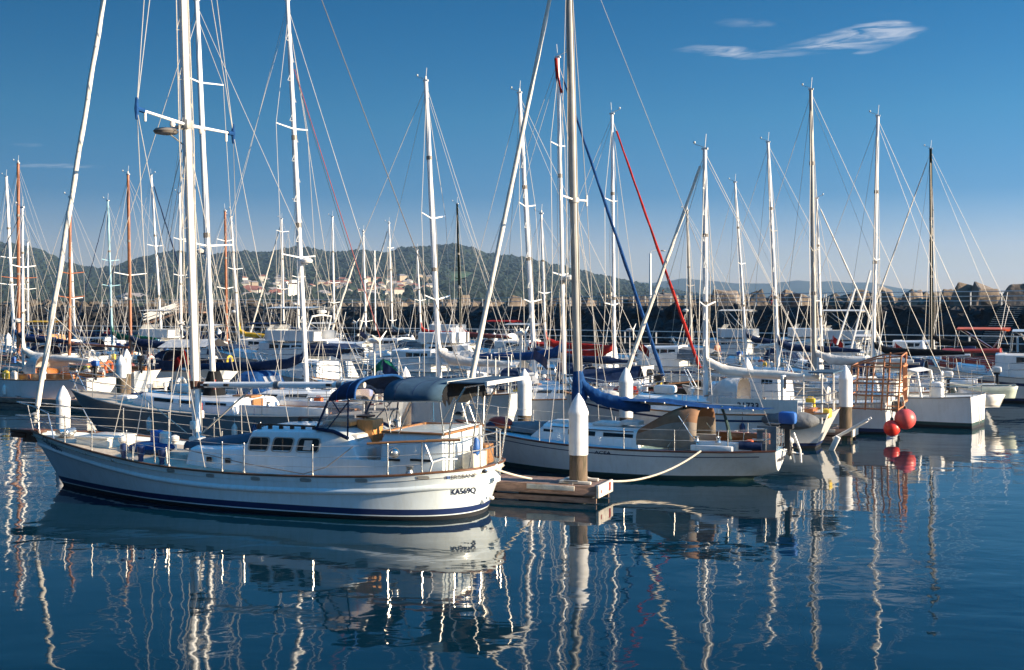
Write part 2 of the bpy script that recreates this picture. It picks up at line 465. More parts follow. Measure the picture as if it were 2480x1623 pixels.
# ================================================================== hills, forest, town
SKY = [(-900, 560), (-300, 545), (0, 599), (42, 604), (115, 625), (156, 648), (219, 662), (262, 662), (312, 648), (384, 628), (433, 621), (491, 631), (587, 621), (640, 624), (685, 615), (719, 609),
       (760, 613), (795, 622), (890, 618), (927, 625), (985, 614), (1045, 610), (1108, 604), (1145, 615), (1189, 628), (1261, 634), (1333, 651), (1401, 668), (1485, 686), (1600, 712), (1750, 735), (1900, 742)]
FAR = [(1150, 705), (1350, 690), (1522, 684), (1589, 683), (1661, 676), (1733, 681), (1849, 687), (1918, 680), (2022, 683), (2105, 684), (2149, 693), (2206, 700), (2290, 722), (2380, 742), (2500, 744)]
def prof(tab, px):
    return itp([q[0] for q in tab], [q[1] for q in tab], px)
def hill_z(px, Y):
    z = (HY - prof(SKY, px))*2500/F + 3.5
    t = min(max((Y-820)/1680, 0), 1)
    g = t**1.55
    if Y > 2500: g = 1-.6*min((Y-2500)/1300, 1)**2
    X = (px-CX)*Y/F
    n = noise.fractal(Vector((X/260, Y/260, 3)), 1.0, 2.1, 5)
    return z*g*(1+.16*n*(1-t*.75)) + (1.2 if t > 0 else -.4) + 3*n*t*(1-t)
hm = bpy.data.materials.new('hill_ground'); hm.use_nodes = True; MATS['hill_ground'] = hm
nt = hm.node_tree; b = nt.nodes['Principled BSDF']; b.inputs['Roughness'].default_value = .95
tc = N('ShaderNodeTexCoord'); n1 = N('ShaderNodeTexNoise'); n1.inputs['Scale'].default_value = .006; n1.inputs['Detail'].default_value = 7
nt.links.new(tc.outputs['Object'], n1.inputs['Vector'])
rp = N('ShaderNodeValToRGB'); rp.color_ramp.elements[0].position = .42; rp.color_ramp.elements[0].color = (.010, .024, .011, 1)
rp.color_ramp.elements[1].position = .60; rp.color_ramp.elements[1].color = (.055, .115, .032, 1)
nt.links.new(n1.outputs['Fac'], rp.inputs['Fac']); nt.links.new(rp.outputs['Color'], b.inputs['Base Color'])
mb = MB(); pxs = list(range(-600, 1950, 15)); Ys = [800+i*60 for i in range(50)]
mb.loft([[((p-CX)*Y/F, Y, hill_z(p, Y)) for p in pxs] for Y in Ys], 0)
tag(mb.build('hills', 'hill_ground', None, angle=180), kind='structure')
mb = MB(); rows = []
for k, Y in enumerate((4600, 5000, 5500, 6100)):
    g = (.0, .55, 1.0, .2)[k]
    rows.append([((p-CX)*Y/F, Y, -1 + ((HY-prof(FAR, p))*5500/F+5)*g + (7*noise.fractal(Vector((p/60, k*3, 1)), 1, 2, 4) if g else 0)) for p in range(1150, 2501, 10)])
mb.loft(rows, 0)
tag(mb.build('distant_ridge', 'ridge_forest', None, angle=180), kind='structure')

def is_pasture(X, Y, px):
    v = noise.fractal(Vector((X/150, Y/150, 7)), 1.0, 2.0, 3)
    lim = .16 if (px < 340 or 1080 < px < 1240) else .42
    return v > lim and Y < 2150
fm = bpy.data.materials.new('forest_leaves'); fm.use_nodes = True; MATS['forest_leaves'] = fm
nt = fm.node_tree; b = nt.nodes['Principled BSDF']; b.inputs['Roughness'].default_value = .9
tc = N('ShaderNodeTexCoord'); n1 = N('ShaderNodeTexNoise'); n1.inputs['Scale'].default_value = .045; n1.inputs['Detail'].default_value = 6
nt.links.new(tc.outputs['Object'], n1.inputs['Vector'])
rp = N('ShaderNodeValToRGB'); rp.color_ramp.elements[0].position = .36; rp.color_ramp.elements[0].color = (.003, .009, .007, 1)
rp.color_ramp.elements[1].position = .66; rp.color_ramp.elements[1].color = (.011, .025, .012, 1)
nt.links.new(n1.outputs['Fac'], rp.inputs['Fac']); nt.links.new(rp.outputs['Color'], b.inputs['Base Color'])
def ico():
    bm = bmesh.new(); bmesh.ops.create_icosphere(bm, subdivisions=1, radius=1.0)
    v = [x.co.copy() for x in bm.verts]; bm.verts.index_update(); f = [tuple(q.index for q in x.verts) for x in bm.faces]; bm.free(); return v, f
iv, jf = ico()
rng = random.Random(4)
TOWN = []
mb = MB()
count = 0
for k in range(26000):
    Y = 900 + 1650*rng.random()**.85; px = rng.uniform(-330, 1760)
    X = (px-CX)*Y/F
    if is_pasture(X, Y, px): continue
    town = 560 < px < 1060 and 1050 < Y < 1720
    if town and rng.random() < .90: continue
    if 670 < px < 752 and 1000 < Y < 1215: continue
    r = rng.uniform(4.5, 9.5)*(1.25 if Y > 2300 else 1); z = hill_z(px, Y)
    base = len(mb.v); ca, sa = math.cos(rng.random()*6.3), math.sin(rng.random()*6.3)
    a, c = rng.uniform(.8, 1.3), rng.uniform(.75, 1.25)
    for q in iv:
        j = 1 + .28*noise.noise(q*1.7 + Vector((k, 0, 0)))
        mb.v.append((X+q.x*r*a*j, Y+q.y*r*j, z+r*.45+q.z*r*c*j*.8))
    for q in jf: mb.f.append((base+q[0], base+q[1], base+q[2])); mb.m.append(0)
tag(mb.build('forest', 'forest_leaves', None, smooth=False), kind='stuff')

def house(px, Y, wd, hgt, roof, wall, label, name='house', group=None):
    X = (px-CX)*Y/F; z = hill_z(px, Y)+1.0
    t = thing(name, label, 'house', (X, Y, z), R(rng.uniform(5, 60)), group)
    d = wd*.7
    part('wall', wall, t, lambda m: m.box((0, 0, hgt/2-1.2), (wd, d, hgt+2.4)))
    def rf(m):
        e = .6; p = wd*.12
        A = [(-wd/2-e, -d/2-e, hgt), (wd/2+e, -d/2-e, hgt), (wd/2+e, d/2+e, hgt), (-wd/2-e, d/2+e, hgt)]
        r0, r1 = (-wd/2+d*.35, 0, hgt+p+.8), (wd/2-d*.35, 0, hgt+p+.8)
        m.poly([A[0], A[1], r1, r0]); m.poly([A[1], A[2], r1]); m.poly([A[2], A[3], r0, r1]); m.poly([A[3], A[0], r0]); m.poly([A[3], A[2], A[1], A[0]])
    part('roof', roof, t, rf, smooth=False)
    if wd > 13:
        for i in (-.28, .0, .28):
            part('window', 'glass', t, lambda m: m.box((wd*i, -d/2-.02, hgt*.55), (1.8, .12, 1.4)))
    return t
hl = 0
for k in range(115):
    px = rng.choice([rng.uniform(590, 700), rng.uniform(740, 1055), rng.uniform(820, 1055)]); Y = rng.uniform(1120, 1680)
    red = rng.random() < .4; wh = rng.random() < .6
    house(px, Y, rng.uniform(7, 13), rng.uniform(4.5, 8), 'roof_red' if red else 'roof_grey', 'house_white' if wh else 'house_cream',
          ('small red roofed house among many on the far hillside' if red else 'small grey roofed house among many on the far hillside'), group='red roofed houses on the far slope' if red else 'grey roofed houses on the far slope')
for (px, Y, wd, hg, rf, wl, lb) in ((322, 1000, 26, 8, 'roof_grey', 'house_white', 'long white building at the foot of the green slope behind the brown mast'),
                                    (608, 1300, 28, 6, 'roof_red', 'house_cream', 'wide cream house with red roof left of the white hotel'),
                                    (815, 1500, 34, 6, 'roof_red', 'house_cream', 'long red roofed hillside building right of the white hotel')):
    house(px, Y, wd, hg, rf, wl, lb)
# the white hotel
p = at(708, 729, 1180); hz = hill_z(708, 1180)-1.5
t = thing('hotel', 'white ten storey hotel tower with balconies at the foot of the hills', 'hotel', (p.x, p.y, hz), R(36))
HT = H-(686-HY)*1180/F-hz; HW = 16.5
part('wall', 'hotel_white', t, lambda m: (m.box((0, 0, HT/2), (HW, 12, HT)), m.box((3, 1, HT+1.6), (9, 7, 3.2)), m.box((-HW/2+1, 0, HT+.7), (2, 8, 1.4))), smooth=False)
for k in range(9):
    z = 5.2+k*(HT-6)/9
    part('balcony', 'hotel_white', t, lambda m: (m.box((-1.2, -6.8, z), (HW-3.2, 1.6, .25)), m.box((-1.2, -7.6, z+.5), (HW-3.2, .12, 1.0))))
    part('window', 'tinted', t, lambda m: m.box((-1.2, -6.03, z+1.75), (HW-4, .14, 1.5)))

# ================================================================== breakwater
BW = [(-700, 222), (-300, 212), (0, 207), (500, 197), (900, 184), (1160, 165), (1600, 124), (1900, 108), (2430, 93), (2520, 90.5), (2900, 80), (3300, 72)]
def bwY(px): return itp([q[0] for q in BW], [q[1] for q in BW], px)
def bwp(px, off=0.0, z=0.0):
    a = Vector(((px-CX)*bwY(px)/F, bwY(px), 0)); c = Vector(((px+8-CX)*bwY(px+8)/F, bwY(px+8), 0))
    d = (c-a).normalized(); n = Vector((-d.y, d.x, 0))
    return a + n*off + Vector((0, 0, z))
PZ = 4.85
mb = MB()
pl = [p for p in range(-690, 3300, 20)]
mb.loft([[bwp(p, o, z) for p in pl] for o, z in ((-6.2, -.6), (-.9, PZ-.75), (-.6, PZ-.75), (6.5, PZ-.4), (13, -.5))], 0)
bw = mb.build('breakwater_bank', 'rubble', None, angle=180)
tag(bw, 'long dark rubble bank of the breakwater behind the moored boats', 'breakwater')
mb = MB()
mb.loft([[bwp(p, o, z) for p in pl] for o, z in ((-.62, PZ-.78), (-.62, PZ), (-.5, PZ+.02), (3.2, PZ+.02), (3.2, PZ-.6))], 0)
tag(mb.build('breakwater_path', 'concrete', None, angle=30), kind='structure')
mb = MB()
for k in range(4200):
    px = rng.uniform(-250, 2640); t = rng.random(); o = lerp(-6.4, -.9, t); c = bwp(px, o, lerp(0, PZ-.85, t))
    r = rng.uniform(.45, 1.25); base = len(mb.v)
    M3 = Matrix.Rotation(rng.random()*6, 3, 'X') @ Matrix.Rotation(rng.random()*6, 3, 'Z')
    sxyz = Vector((rng.uniform(.8, 1.4), rng.uniform(.7, 1.1), rng.uniform(.6, 1)))
    for q in iv:
        j = r*(1+.35*noise.noise(q*1.3+Vector((k*.7, 0, 0))))
        mb.v.append(tuple(c + M3 @ Vector((q.x*sxyz.x*j, q.y*sxyz.y*j, q.z*sxyz.z*j))))
    for q in jf: mb.f.append((base+q[0], base+q[1], base+q[2])); mb.m.append(0)
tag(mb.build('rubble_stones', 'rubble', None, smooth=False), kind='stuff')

mb = MB()
for k in range(900):
    px = rng.uniform(-250, 2640); o = rng.uniform(3.4, 9.5); c = bwp(px, o, PZ-.5+rng.uniform(-.3, .75)*min(1, (o-2.8)/2))
    r = rng.uniform(.5, 1.3); base = len(mb.v)
    M3 = Matrix.Rotation(rng.random()*6, 3, 'X') @ Matrix.Rotation(rng.random()*6, 3, 'Z')
    for q in iv:
        j = r*(1+.4*noise.noise(q*1.3+Vector((k*.9, 5, 0))))
        mb.v.append(tuple(c + M3 @ Vector((q.x*1.3*j, q.y*j, q.z*.85*j))))
    for q in jf: mb.f.append((base+q[0], base+q[1], base+q[2])); mb.m.append(0)
tag(mb.build('crest_stones', 'rock_dark', None, smooth=False), kind='stuff')

def block(px, wpx, top, label, group=None, off=None, seed=0):
    rg = random.Random(seed*17+3)
    o = 4.6+rg.uniform(0, 1.8) if off is None else off
    c = bwp(px, o); Y = c.y; sc = Y/bwY(px)
    X = (px-CX)*Y/F
    wd = wpx*Y/F; zt = H - (top-HY)*Y/F; z0 = PZ-.7; hh = max(zt-z0, .8)
    bm = bmesh.new(); bmesh.ops.create_cube(bm, size=1.0)
    dp = wd*rg.uniform(.7, .95)
    for v in bm.verts:
        up = v.co.z > 0
        v.co = Vector((v.co.x*wd*(rg.uniform(.30, .85) if up else 1.08), v.co.y*dp*(rg.uniform(.45, .85) if up else 1.0), (hh*rg.uniform(.55, 1.0) if up else 0)))
    mz = max(v.co.z for v in bm.verts)
    for v in bm.verts: v.co.z *= hh/mz
    bmesh.ops.bevel(bm, geom=list(bm.edges), offset=wd*.07, segments=2, profile=.6, affect='EDGES', clamp_overlap=True)
    bmesh.ops.subdivide_edges(bm, edges=list(bm.edges), cuts=1, use_grid_fill=True)
    for v in bm.verts: v.co += v.co.normalized()*(wd*.035*noise.noise(v.co*1.6+Vector((seed, 0, 0))))
    me = bpy.data.meshes.new('concrete_block'); bm.to_mesh(me); bm.free(); me.materials.append(MATS['rock_block'])
    ob = bpy.data.objects.new('concrete_block', me); COL.objects.link(ob)
    ob.location = (X, Y, z0); ob.rotation_euler = (0, rg.uniform(-.09, .09), rg.uniform(-.5, .5))
    return tag(ob, label, 'boulder', group)
G = 'armour blocks along the breakwater'
for i, (px, wp, tp, lb) in enumerate([
    (2470, 120, 680, 'largest dark armour block on the breakwater at the right edge of the picture'),
    (2384, 72, 679, 'tall pointed armour block beside the flatter one on the right of the breakwater'),
    (2332, 66, 683, 'broad flat topped armour block leaning against the tall pointed one'),
    (2292, 44, 698, 'low armour block left of the broad flat topped one on the breakwater'),
    (2212, 62, 697, 'wide low armour block behind the dark green mast on the breakwater'),
    (2148, 50, 691, 'peaked armour block directly right of the tall bare alloy mast'),
    (2090, 44, 698, 'small sunlit armour block just left of the tall bare alloy mast'),
    (1945, 54, 707, 'low armour block seen just left of the tall grey mast'),
    (1902, 36, 700, 'dark armour block between the white mast pair and the tall grey mast'),
    (1832, 58, 698, 'big sunlit square armour block left of the walker in a red shirt'),
    (1756, 76, 700, 'long sunlit armour block between two thin white masts on the breakwater'),
    (1614, 66, 707, 'sloping armour block behind the red furled sail on the breakwater'),
    (1560, 24, 713, 'small armour block beside the white lamp post on the breakwater')]):
    block(px, wp, tp, lb, G, seed=i)
for i, (px, wp, tp) in enumerate([(1490, 40, 716), (1425, 36, 722), (1380, 34, 724), (1248, 46, 713), (1180, 34, 732), (1128, 26, 714), (1150, 18, 727), (1085, 26, 730), (1045, 26, 738), (975, 28, 730), (922, 22, 729),
                                  (865, 30, 732), (835, 24, 740), (792, 26, 739), (742, 26, 738), (700, 26, 742), (670, 22, 736), (630, 26, 740), (595, 32, 744), (555, 24, 745), (222, 28, 744), (268, 26, 746), (180, 24, 746), (20, 24, 744), (110, 20, 745)]):
    block(px, wp, tp, 'weathered concrete armour block in the distant left run of the breakwater', 'distant armour blocks of the breakwater', seed=50+i)

def railing(name, label, pts, h, step, r, mats='rail_paint', cat='railing', mid=(.5,)):
    t = thing(name, label, cat, tuple(pts[0]))
    o = Vector(pts[0]); L = [0]
    for a, c in zip(pts[:-1], pts[1:]): L.append(L[-1]+(Vector(c)-Vector(a)).length)
    def pos(d):
        for i in range(len(pts)-1):
            if d <= L[i+1]+1e-6: return Vector(pts[i]).lerp(Vector(pts[i+1]), (d-L[i])/(L[i+1]-L[i])) - o
        return Vector(pts[-1])-o
    n = int(L[-1]/step)
    for i in range(n+1):
        p = pos(i*step); part('post', mats, t, lambda m: m.box(p+Vector((0, 0, h/2)), (r*2, r*2, h)))
    for k in (1.0, *mid):
        part('rail', mats, t, lambda m: m.tube([pos(i*step)+Vector((0, 0, h*k)) for i in range(n+1)], r*.8, 5))
    return t
railing('path_railing', 'pale pipe railing along the top path of the breakwater, right half', [bwp(p, -.3, PZ) for p in range(1340, 2700, 40)], 1.12, 2.6, .05, mid=(.66, .33))
railing('path_railing', 'thin pale railing along the distant left run of the breakwater path', [bwp(p, -.3, PZ) for p in range(250, 1330, 40)], 1.12, 3.4, .05, mid=(.55,))
# stairs down the bank on the right
t = thing('stairway', 'steel stair flight running down the dark rubble bank at far right', 'stairs', bwp(2440, -1, 0))
a, c = at(2452, 742, 90.5), at(2392, 842, 87.5); o = Vector(t.location)
sdv = Vector((1.05, -.5, 0))
for s in (-1, 1):
    rod('stringer', 'mast_black', t, [a-o+sdv*s*.75, c-o+sdv*s*.75], .09)
for i in range(20):
    p = a.lerp(c, (i+.5)/20)-o
    part('tread', 'mast_grey', t, lambda m: m.box(p, (1.7, .3, .05), rz=R(-25)))
# wooden stair on the left of the breakwater
t = thing('stairway', 'wooden stair with white railings on the distant left part of the breakwater', 'stairs', bwp(420, -2, 0)); o = Vector(t.location)
a, c = at(430, 758, 193), at(352, 785, 190)
part('tread', 'dock_wood', t, lambda m: [m.box(a.lerp(c, i/13)-o, (.6, 1.1, .10)) for i in range(14)])
for s in (-1, 1):
    part('rail', 'rail_paint', t, lambda m: [m.tube([a-o+Vector((0, s, .15+k)), c-o+Vector((0, s, .15+k))], .09, 5) for k in (.5, 1.0, 1.4)])
part('platform', 'dock_wood', t, lambda m: (m.box(a-o+Vector((2.2, 0, .1)), (4.6, 2.4, .25)), [m.box(a-o+Vector((.4+i*.9, -1.1, .8)), (.12, .12, 1.4)) for i in range(5)], m.box(a-o+Vector((2.2, -1.1, 1.5)), (4.4, .1, .14)), m.box(a-o+Vector((2.2, -1.1, .9)), (4.4, .1, .12))))
# viewing bench frame
p = bwp(1468, -.2, PZ)
t = thing('viewing_frame', 'pale timber frame standing by the path of the breakwater', 'frame', tuple(p), R(-40))
part('post', 'pale_board', t, lambda m: [m.box((x, y, .75), (.16, .16, 1.5)) for x in (-.9, -.3, .3, .9) for y in (0, .6)])
part('beam', 'pale_board', t, lambda m: [m.box((0, .3, z), (2.0, .8, .1)) for z in (.45, .95, 1.52)])
# street lamp
p = bwp(1567, .4, PZ)
t = thing('street_lamp', 'white lamp post with curved arm on the breakwater path', 'street lamp', tuple(p)); Yl = p.y
ht = H-(614-HY)*Yl/F-PZ
rod('post', 'mast_white', t, [(0, 0, 0), (0, 0, ht*.5), (0, 0, ht)], [.17, .13, .10], 8)
rod('arm', 'rail_paint', t, [(0, 0, ht), (.1, 0, ht+.25), (.6, 0, ht+.35), (1.25, 0, ht+.30)], .035)
part('lamp_head', 'mast_alu', t, lambda m: m.ball((1.35, 0, ht+.30), (.26, .14, .08)))
# lower jetty
J = [(46, 82), (36, 86), (20, 98), (5, 111), (-20, 124), (-60, 140)]
JZ = 1.55
mb = MB(); jp = [Vector((x, y, 0)) for x, y in J]
mb.loft([[p + Vector((0, o, z)) for p in jp] for o, z in ((-1.0, JZ-.35), (-1.0, JZ), (1.0, JZ), (1.0, JZ-.35))], 0)
t = thing('jetty', 'low dark timber jetty running below the breakwater with pale railing', 'jetty', (46, 82, 0)); oo = Vector((46, 82, 0))
mb.v = [tuple(Vector(q)-oo) for q in mb.v]
mb.build('deck', 'jetty_wood', t, angle=30)
tot = [];
for a, c in zip(jp[:-1], jp[1:]):
    n = max(int((c-a).length/3.0), 1)
    tot += [a.lerp(c, i/n) for i in range(n)]
for i, p in enumerate(tot):
    q = p-oo
    part('pile', 'jetty_wood', t, lambda m: m.tube([q+Vector((0, -.85, -1)), q+Vector((0, -.85, JZ))], .14, 6))
    part('post', 'rail_paint', t, lambda m: m.box(q+Vector((0, -.93, JZ+.5)), (.12, .12, 1.1)))
for k in (1.08, .55):
    part('rail', 'rail_paint', t, lambda m: m.tube([p-oo+Vector((0, -.93, JZ+k)) for p in tot], .045, 5))
# gulls, crates: haze box
hz = bpy.data.materials.new('haze_air'); hz.use_nodes = True; nt = hz.node_tree
nt.nodes.remove(nt.nodes['Principled BSDF'])
pv = nt.nodes.new('ShaderNodeVolumePrincipled'); pv.inputs['Color'].default_value = (.42, .68, 1.0, 1); pv.inputs['Density'].default_value = .00008
pv.inputs['Anisotropy'].default_value = .2
nt.links.new(pv.outputs['Volume'], nt.nodes['Material Output'].inputs['Volume']); MATS['haze_air'] = hz
part('haze', 'haze_air', None, lambda m: m.box((0, 3200, 109), (12200, 7700, 222)), smooth=False)
bpy.data.objects['haze']['kind'] = 'stuff'

# ================================================================== boats: shared parts
def cabin_block(parent, h, x0, x1, w0, w1, z0, ht, m='white_gelcoat', name='cabin', front=.5, back=.12, dome=.06, n=7, taper=.86, sheer=True):
    """a rounded trunk cabin from x0 (aft) to x1 (forward); half widths w0, w1"""
    b = MB(); rows = []
    L = x1-x0
    for i in range(n+1):
        k = i/n; x = lerp(x0, x1, k); w = lerp(w0, w1, k**1.4)
        zb = (h.sheer(x)-.03) if sheer else z0
        zt = zb + ht*(1-.12*k)
        ins = 0
        rows.append((x, w, zb, zt))
    def sec(x, w, zb, zt, f=1.0):
        return [(x, w, zb-.05), (x, w*lerp(1, .97, f), lerp(zb, zt, .5)), (x, w*taper, zt-.05), (x, w*taper*.86, zt), (x, w*taper*.4, zt+dome*f), (x, 0, zt+dome*1.15*f),
                (x, -w*taper*.4, zt+dome*f), (x, -w*taper*.86, zt), (x, -w*taper, zt-.05), (x, -w*lerp(1, .97, f), lerp(zb, zt, .5)), (x, -w, zb-.05)]
    sects = []
    x, w, zb, zt = rows[0]; s0 = sec(x, w, zb, zt)
    sects.append([(x-back*.0, p[1]*.98, min(p[2], zb)) for p in s0]); 
    sects.append([(x+back*(p[2]-zb)/max(ht, .1), p[1], p[2]) for p in s0])
    for r in rows[1:-1]: sects.append(sec(*r))
    x, w, zb, zt = rows[-1]; s1 = sec(x, w, zb, zt)
    sects.append([(x-front*max(p[2]-zb, 0)/max(ht, .1), p[1]*.94, p[2]) for p in s1])
    sects.append([(x+.02, p[1]*.80, min(p[2], zb)-.02) for p in s1])
    b.loft(sects, 0)
    return b.build(name, m, parent, angle=32)
def side_window(parent, h, xa, xb, w0, w1, x0, x1, za, zb, ht, sg, m='glass', slant=.0, name='window'):
    """a dark pane on the cabin side, standing a few mm proud"""
    def wd(x, f):
        k = (x-x0)/(x1-x0); return lerp(w0, w1, max(k, 0)**1.4)*lerp(1.0, .88, f)+.012
    b = MB(); pts = []
    for (x, f, sl) in ((xa, za, 0), (xb, za, 0), (xb, zb, slant), (xa, zb, slant)):
        base = h.sheer(x)-.03
        pts.append(Vector((x+sl, sg*wd(x, f), base+ht*f)))
    inn = [p - Vector((0, sg*.02, 0)) for p in pts]
    c = sum(pts, Vector())/4
    b.poly(pts if sg > 0 else pts[::-1]); 
    for i in range(4):
        j = (i+1) % 4; b.quad(pts[i], pts[j], inn[j], inn[i])
    return b.build(name, m, parent, smooth=False)
def canvas_hood(parent, x0, x1, w, z0, zt, m, name='dodger', win=True, slope=.45, closed_back=False):
    """a sprayhood: arch at x0 (aft, open), sloping down to x1 forward"""
    rows = []; n = 10
    for (x, ww, zz) in ((x0, w, zt), (lerp(x0, x1, .45), w*.97, zt-.02), (lerp(x0, x1, .62), w*.93, lerp(z0, zt, .86)), (x1, w*.82, z0+.05)):
        rows.append([(x, ww*math.copysign(min(1, abs(math.cos(PI*i/n))**.55), math.cos(PI*i/n)), z0+(zz-z0)*abs(math.sin(PI*i/n))**.6) for i in range(n+1)])
    b = MB(); b.loft(rows, 0)
    o = b.build(name, m, parent, angle=60)
    if win:
        part('window', 'smoke_vinyl', o, lambda q: q.quad((lerp(x0, x1, .70), w*.5, lerp(z0, zt, .74)+.03), (lerp(x0, x1, .70), -w*.5, lerp(z0, zt, .74)+.03), (lerp(x0, x1, .93)+.02, -w*.5, lerp(z0, zt, .22)+.03), (lerp(x0, x1, .93)+.02, w*.5, lerp(z0, zt, .22)+.03)))
        for sg in (1, -1):
            part('window', 'smoke_vinyl', o, lambda q: q.quad((x0+.12, sg*(w+.012), z0+.1), (x0+.55*(x1-x0), sg*(w*.97+.012), z0+.1), (x0+.5*(x1-x0), sg*(w*.94+.014), z0+.45*(zt-z0)), (x0+.12, sg*(w*.95+.014), z0+.5*(zt-z0))))
    part('frame', 'steel', o, lambda q: q.tube([(x0-.01, w*math.copysign(min(1, abs(math.cos(PI*i/n))**.55), math.cos(PI*i/n)), z0+(zt-z0-.03)*abs(math.sin(PI*i/n))**.6) for i in range(n+1)], .016, 5))
    return o
def sail_bundle(parent, pts, rs, m, name='sail_cover', flat=.75, seed=1, n=9):
    """a sail lashed along a boom: an uneven sausage"""
    rg = random.Random(seed); b = MB(); rows = []
    P = [Vector(p) for p in pts]; fine = []; rad = []
    for i in range(len(P)-1):
        for k in range(4):
            fine.append(P[i].lerp(P[i+1], k/4)); rad.append(lerp(rs[i], rs[i+1], k/4))
    fine.append(P[-1]); rad.append(rs[-1])
    for j, (p, r) in enumerate(zip(fine, rad)):
        t = fine[min(j+1, len(fine)-1)] - fine[max(j-1, 0)]; t.z = 0
        s = Vector((-t.y, t.x, 0)).normalized() if t.length > 1e-4 else Vector((0, 1, 0))
        rr = r*(1+rg.uniform(-.13, .13))
        rows.append([p + s*(flat*rr*math.cos(2*PI*q/n)*(1+rg.uniform(-.08, .08))) + Vector((0, 0, rr*math.sin(2*PI*q/n)*(1.0 if math.sin(2*PI*q/n) > 0 else .8))) for q in range(n)])
    b.loft(rows, 0, closed=True, caps=True)
    return b.build(name, m, parent, angle=75)
def outboard(parent, p, cowl='blue_paint', sc=1.0, name='outboard_motor', up=0.0):
    x, y, z = p
    o = part(name, [cowl, 'rubber'], parent, lambda m: (m.box((x, y, z+.28*sc), (.42*sc, .26*sc, .30*sc), 0, bev=.08*sc, ry=up), m.box((x+.02, y, z+.08*sc), (.3*sc, .2*sc, .1*sc), 1), m.box((x, y, z-.2*sc), (.12*sc, .1*sc, .5*sc), 1), m.box((x-.06*sc, y, z-.42*sc), (.34*sc, .05*sc, .04*sc), 1), m.lathe((x-.05*sc, y, z-.62*sc), [(.02, 0), (.06*sc, .05), (.06*sc, .2*sc), (.03, .25*sc)], 8, 1)))
    return o
def guard_rail(parent, h, x0, x1, n, ht=.62, m='steel', r=.014, pulpit=True):
    b = MB(); s = []
    for sg in (1, -1):
        pts = []
        for i in range(n+1):
            x = lerp(x0, x1, i/n); y = sg*max(h.half(x)-.06, .05); z = h.sheer(x)
            b.tube([(x, y, z-.02), (x, y*1.0, z+ht)], r, 5); pts.append((x, y, z))
        for k in (1.0, .52):
            b.tube([(p[0], p[1], p[2]+ht*k-.01) for p in pts], r*.55, 4)
    o = b.build('guard_rail', m, parent)
    L = h.xd[-1]
    if pulpit:
        b = MB()
        for k in (1.0, .55):
            b.tube([(x1, h.half(x1)-.06, h.sheer(x1)+ht*k), (L-.25, .22, h.sheer(L)+ht*k*1.05), (L+.12, 0, h.sheer(L)+ht*k*1.08), (L-.25, -.22, h.sheer(L)+ht*k*1.05), (x1, -h.half(x1)+.06, h.sheer(x1)+ht*k)], r*1.3, 5)
        for sg in (1, -1):
            b.tube([(L-.55, sg*.2, h.sheer(L)-.05), (L-.12, sg*.16, h.sheer(L)+ht*1.05)], r*1.2, 5)
        b.build('pulpit', m, parent)
        b = MB()
        for k in (1.0, .55):
            b.tube([(x0, h.half(x0)-.06, h.sheer(x0)+ht*k), (.1, h.half(.1)-.08, h.sheer(0)+ht*k), (.02, h.half(0)*.6, h.sheer(0)+ht*k), (.02, -h.half(0)*.6, h.sheer(0)+ht*k), (.1, -h.half(.1)+.08, h.sheer(0)+ht*k), (x0, -h.half(x0)+.06, h.sheer(x0)+ht*k)], r*1.3, 5)
        for sg in (1, -1): b.tube([(.06, sg*h.half(0)*.6, h.sheer(0)-.05), (.04, sg*h.half(0)*.6, h.sheer(0)+ht)], r*1.2, 5)
        b.build('pushpit', m, parent)
    return o
def mast_top_gear(parent, p, rg, sc=1.0):
    x, y, z = p
    b = MB()
    b.box((x, y, z+.03), (.22*sc, .10*sc, .07*sc))
    b.tube([(x, y, z), (x-.05, y, z+.55*sc)], .011*sc, 4)
    b.tube([(x, y, z+.08), (x+.38*sc, y+.05, z+.22*sc)], .012*sc, 4)
    b.ball((x+.36*sc, y+.05, z+.27*sc), .05*sc, n=6, k=4)
    if rg.random() < .5: b.lathe((x, y, z+.06), [(.04, 0), (.05, .06), (.04, .14), (.01, .16)], 7)
    return b.build('masthead_gear', 'rail_paint', parent)

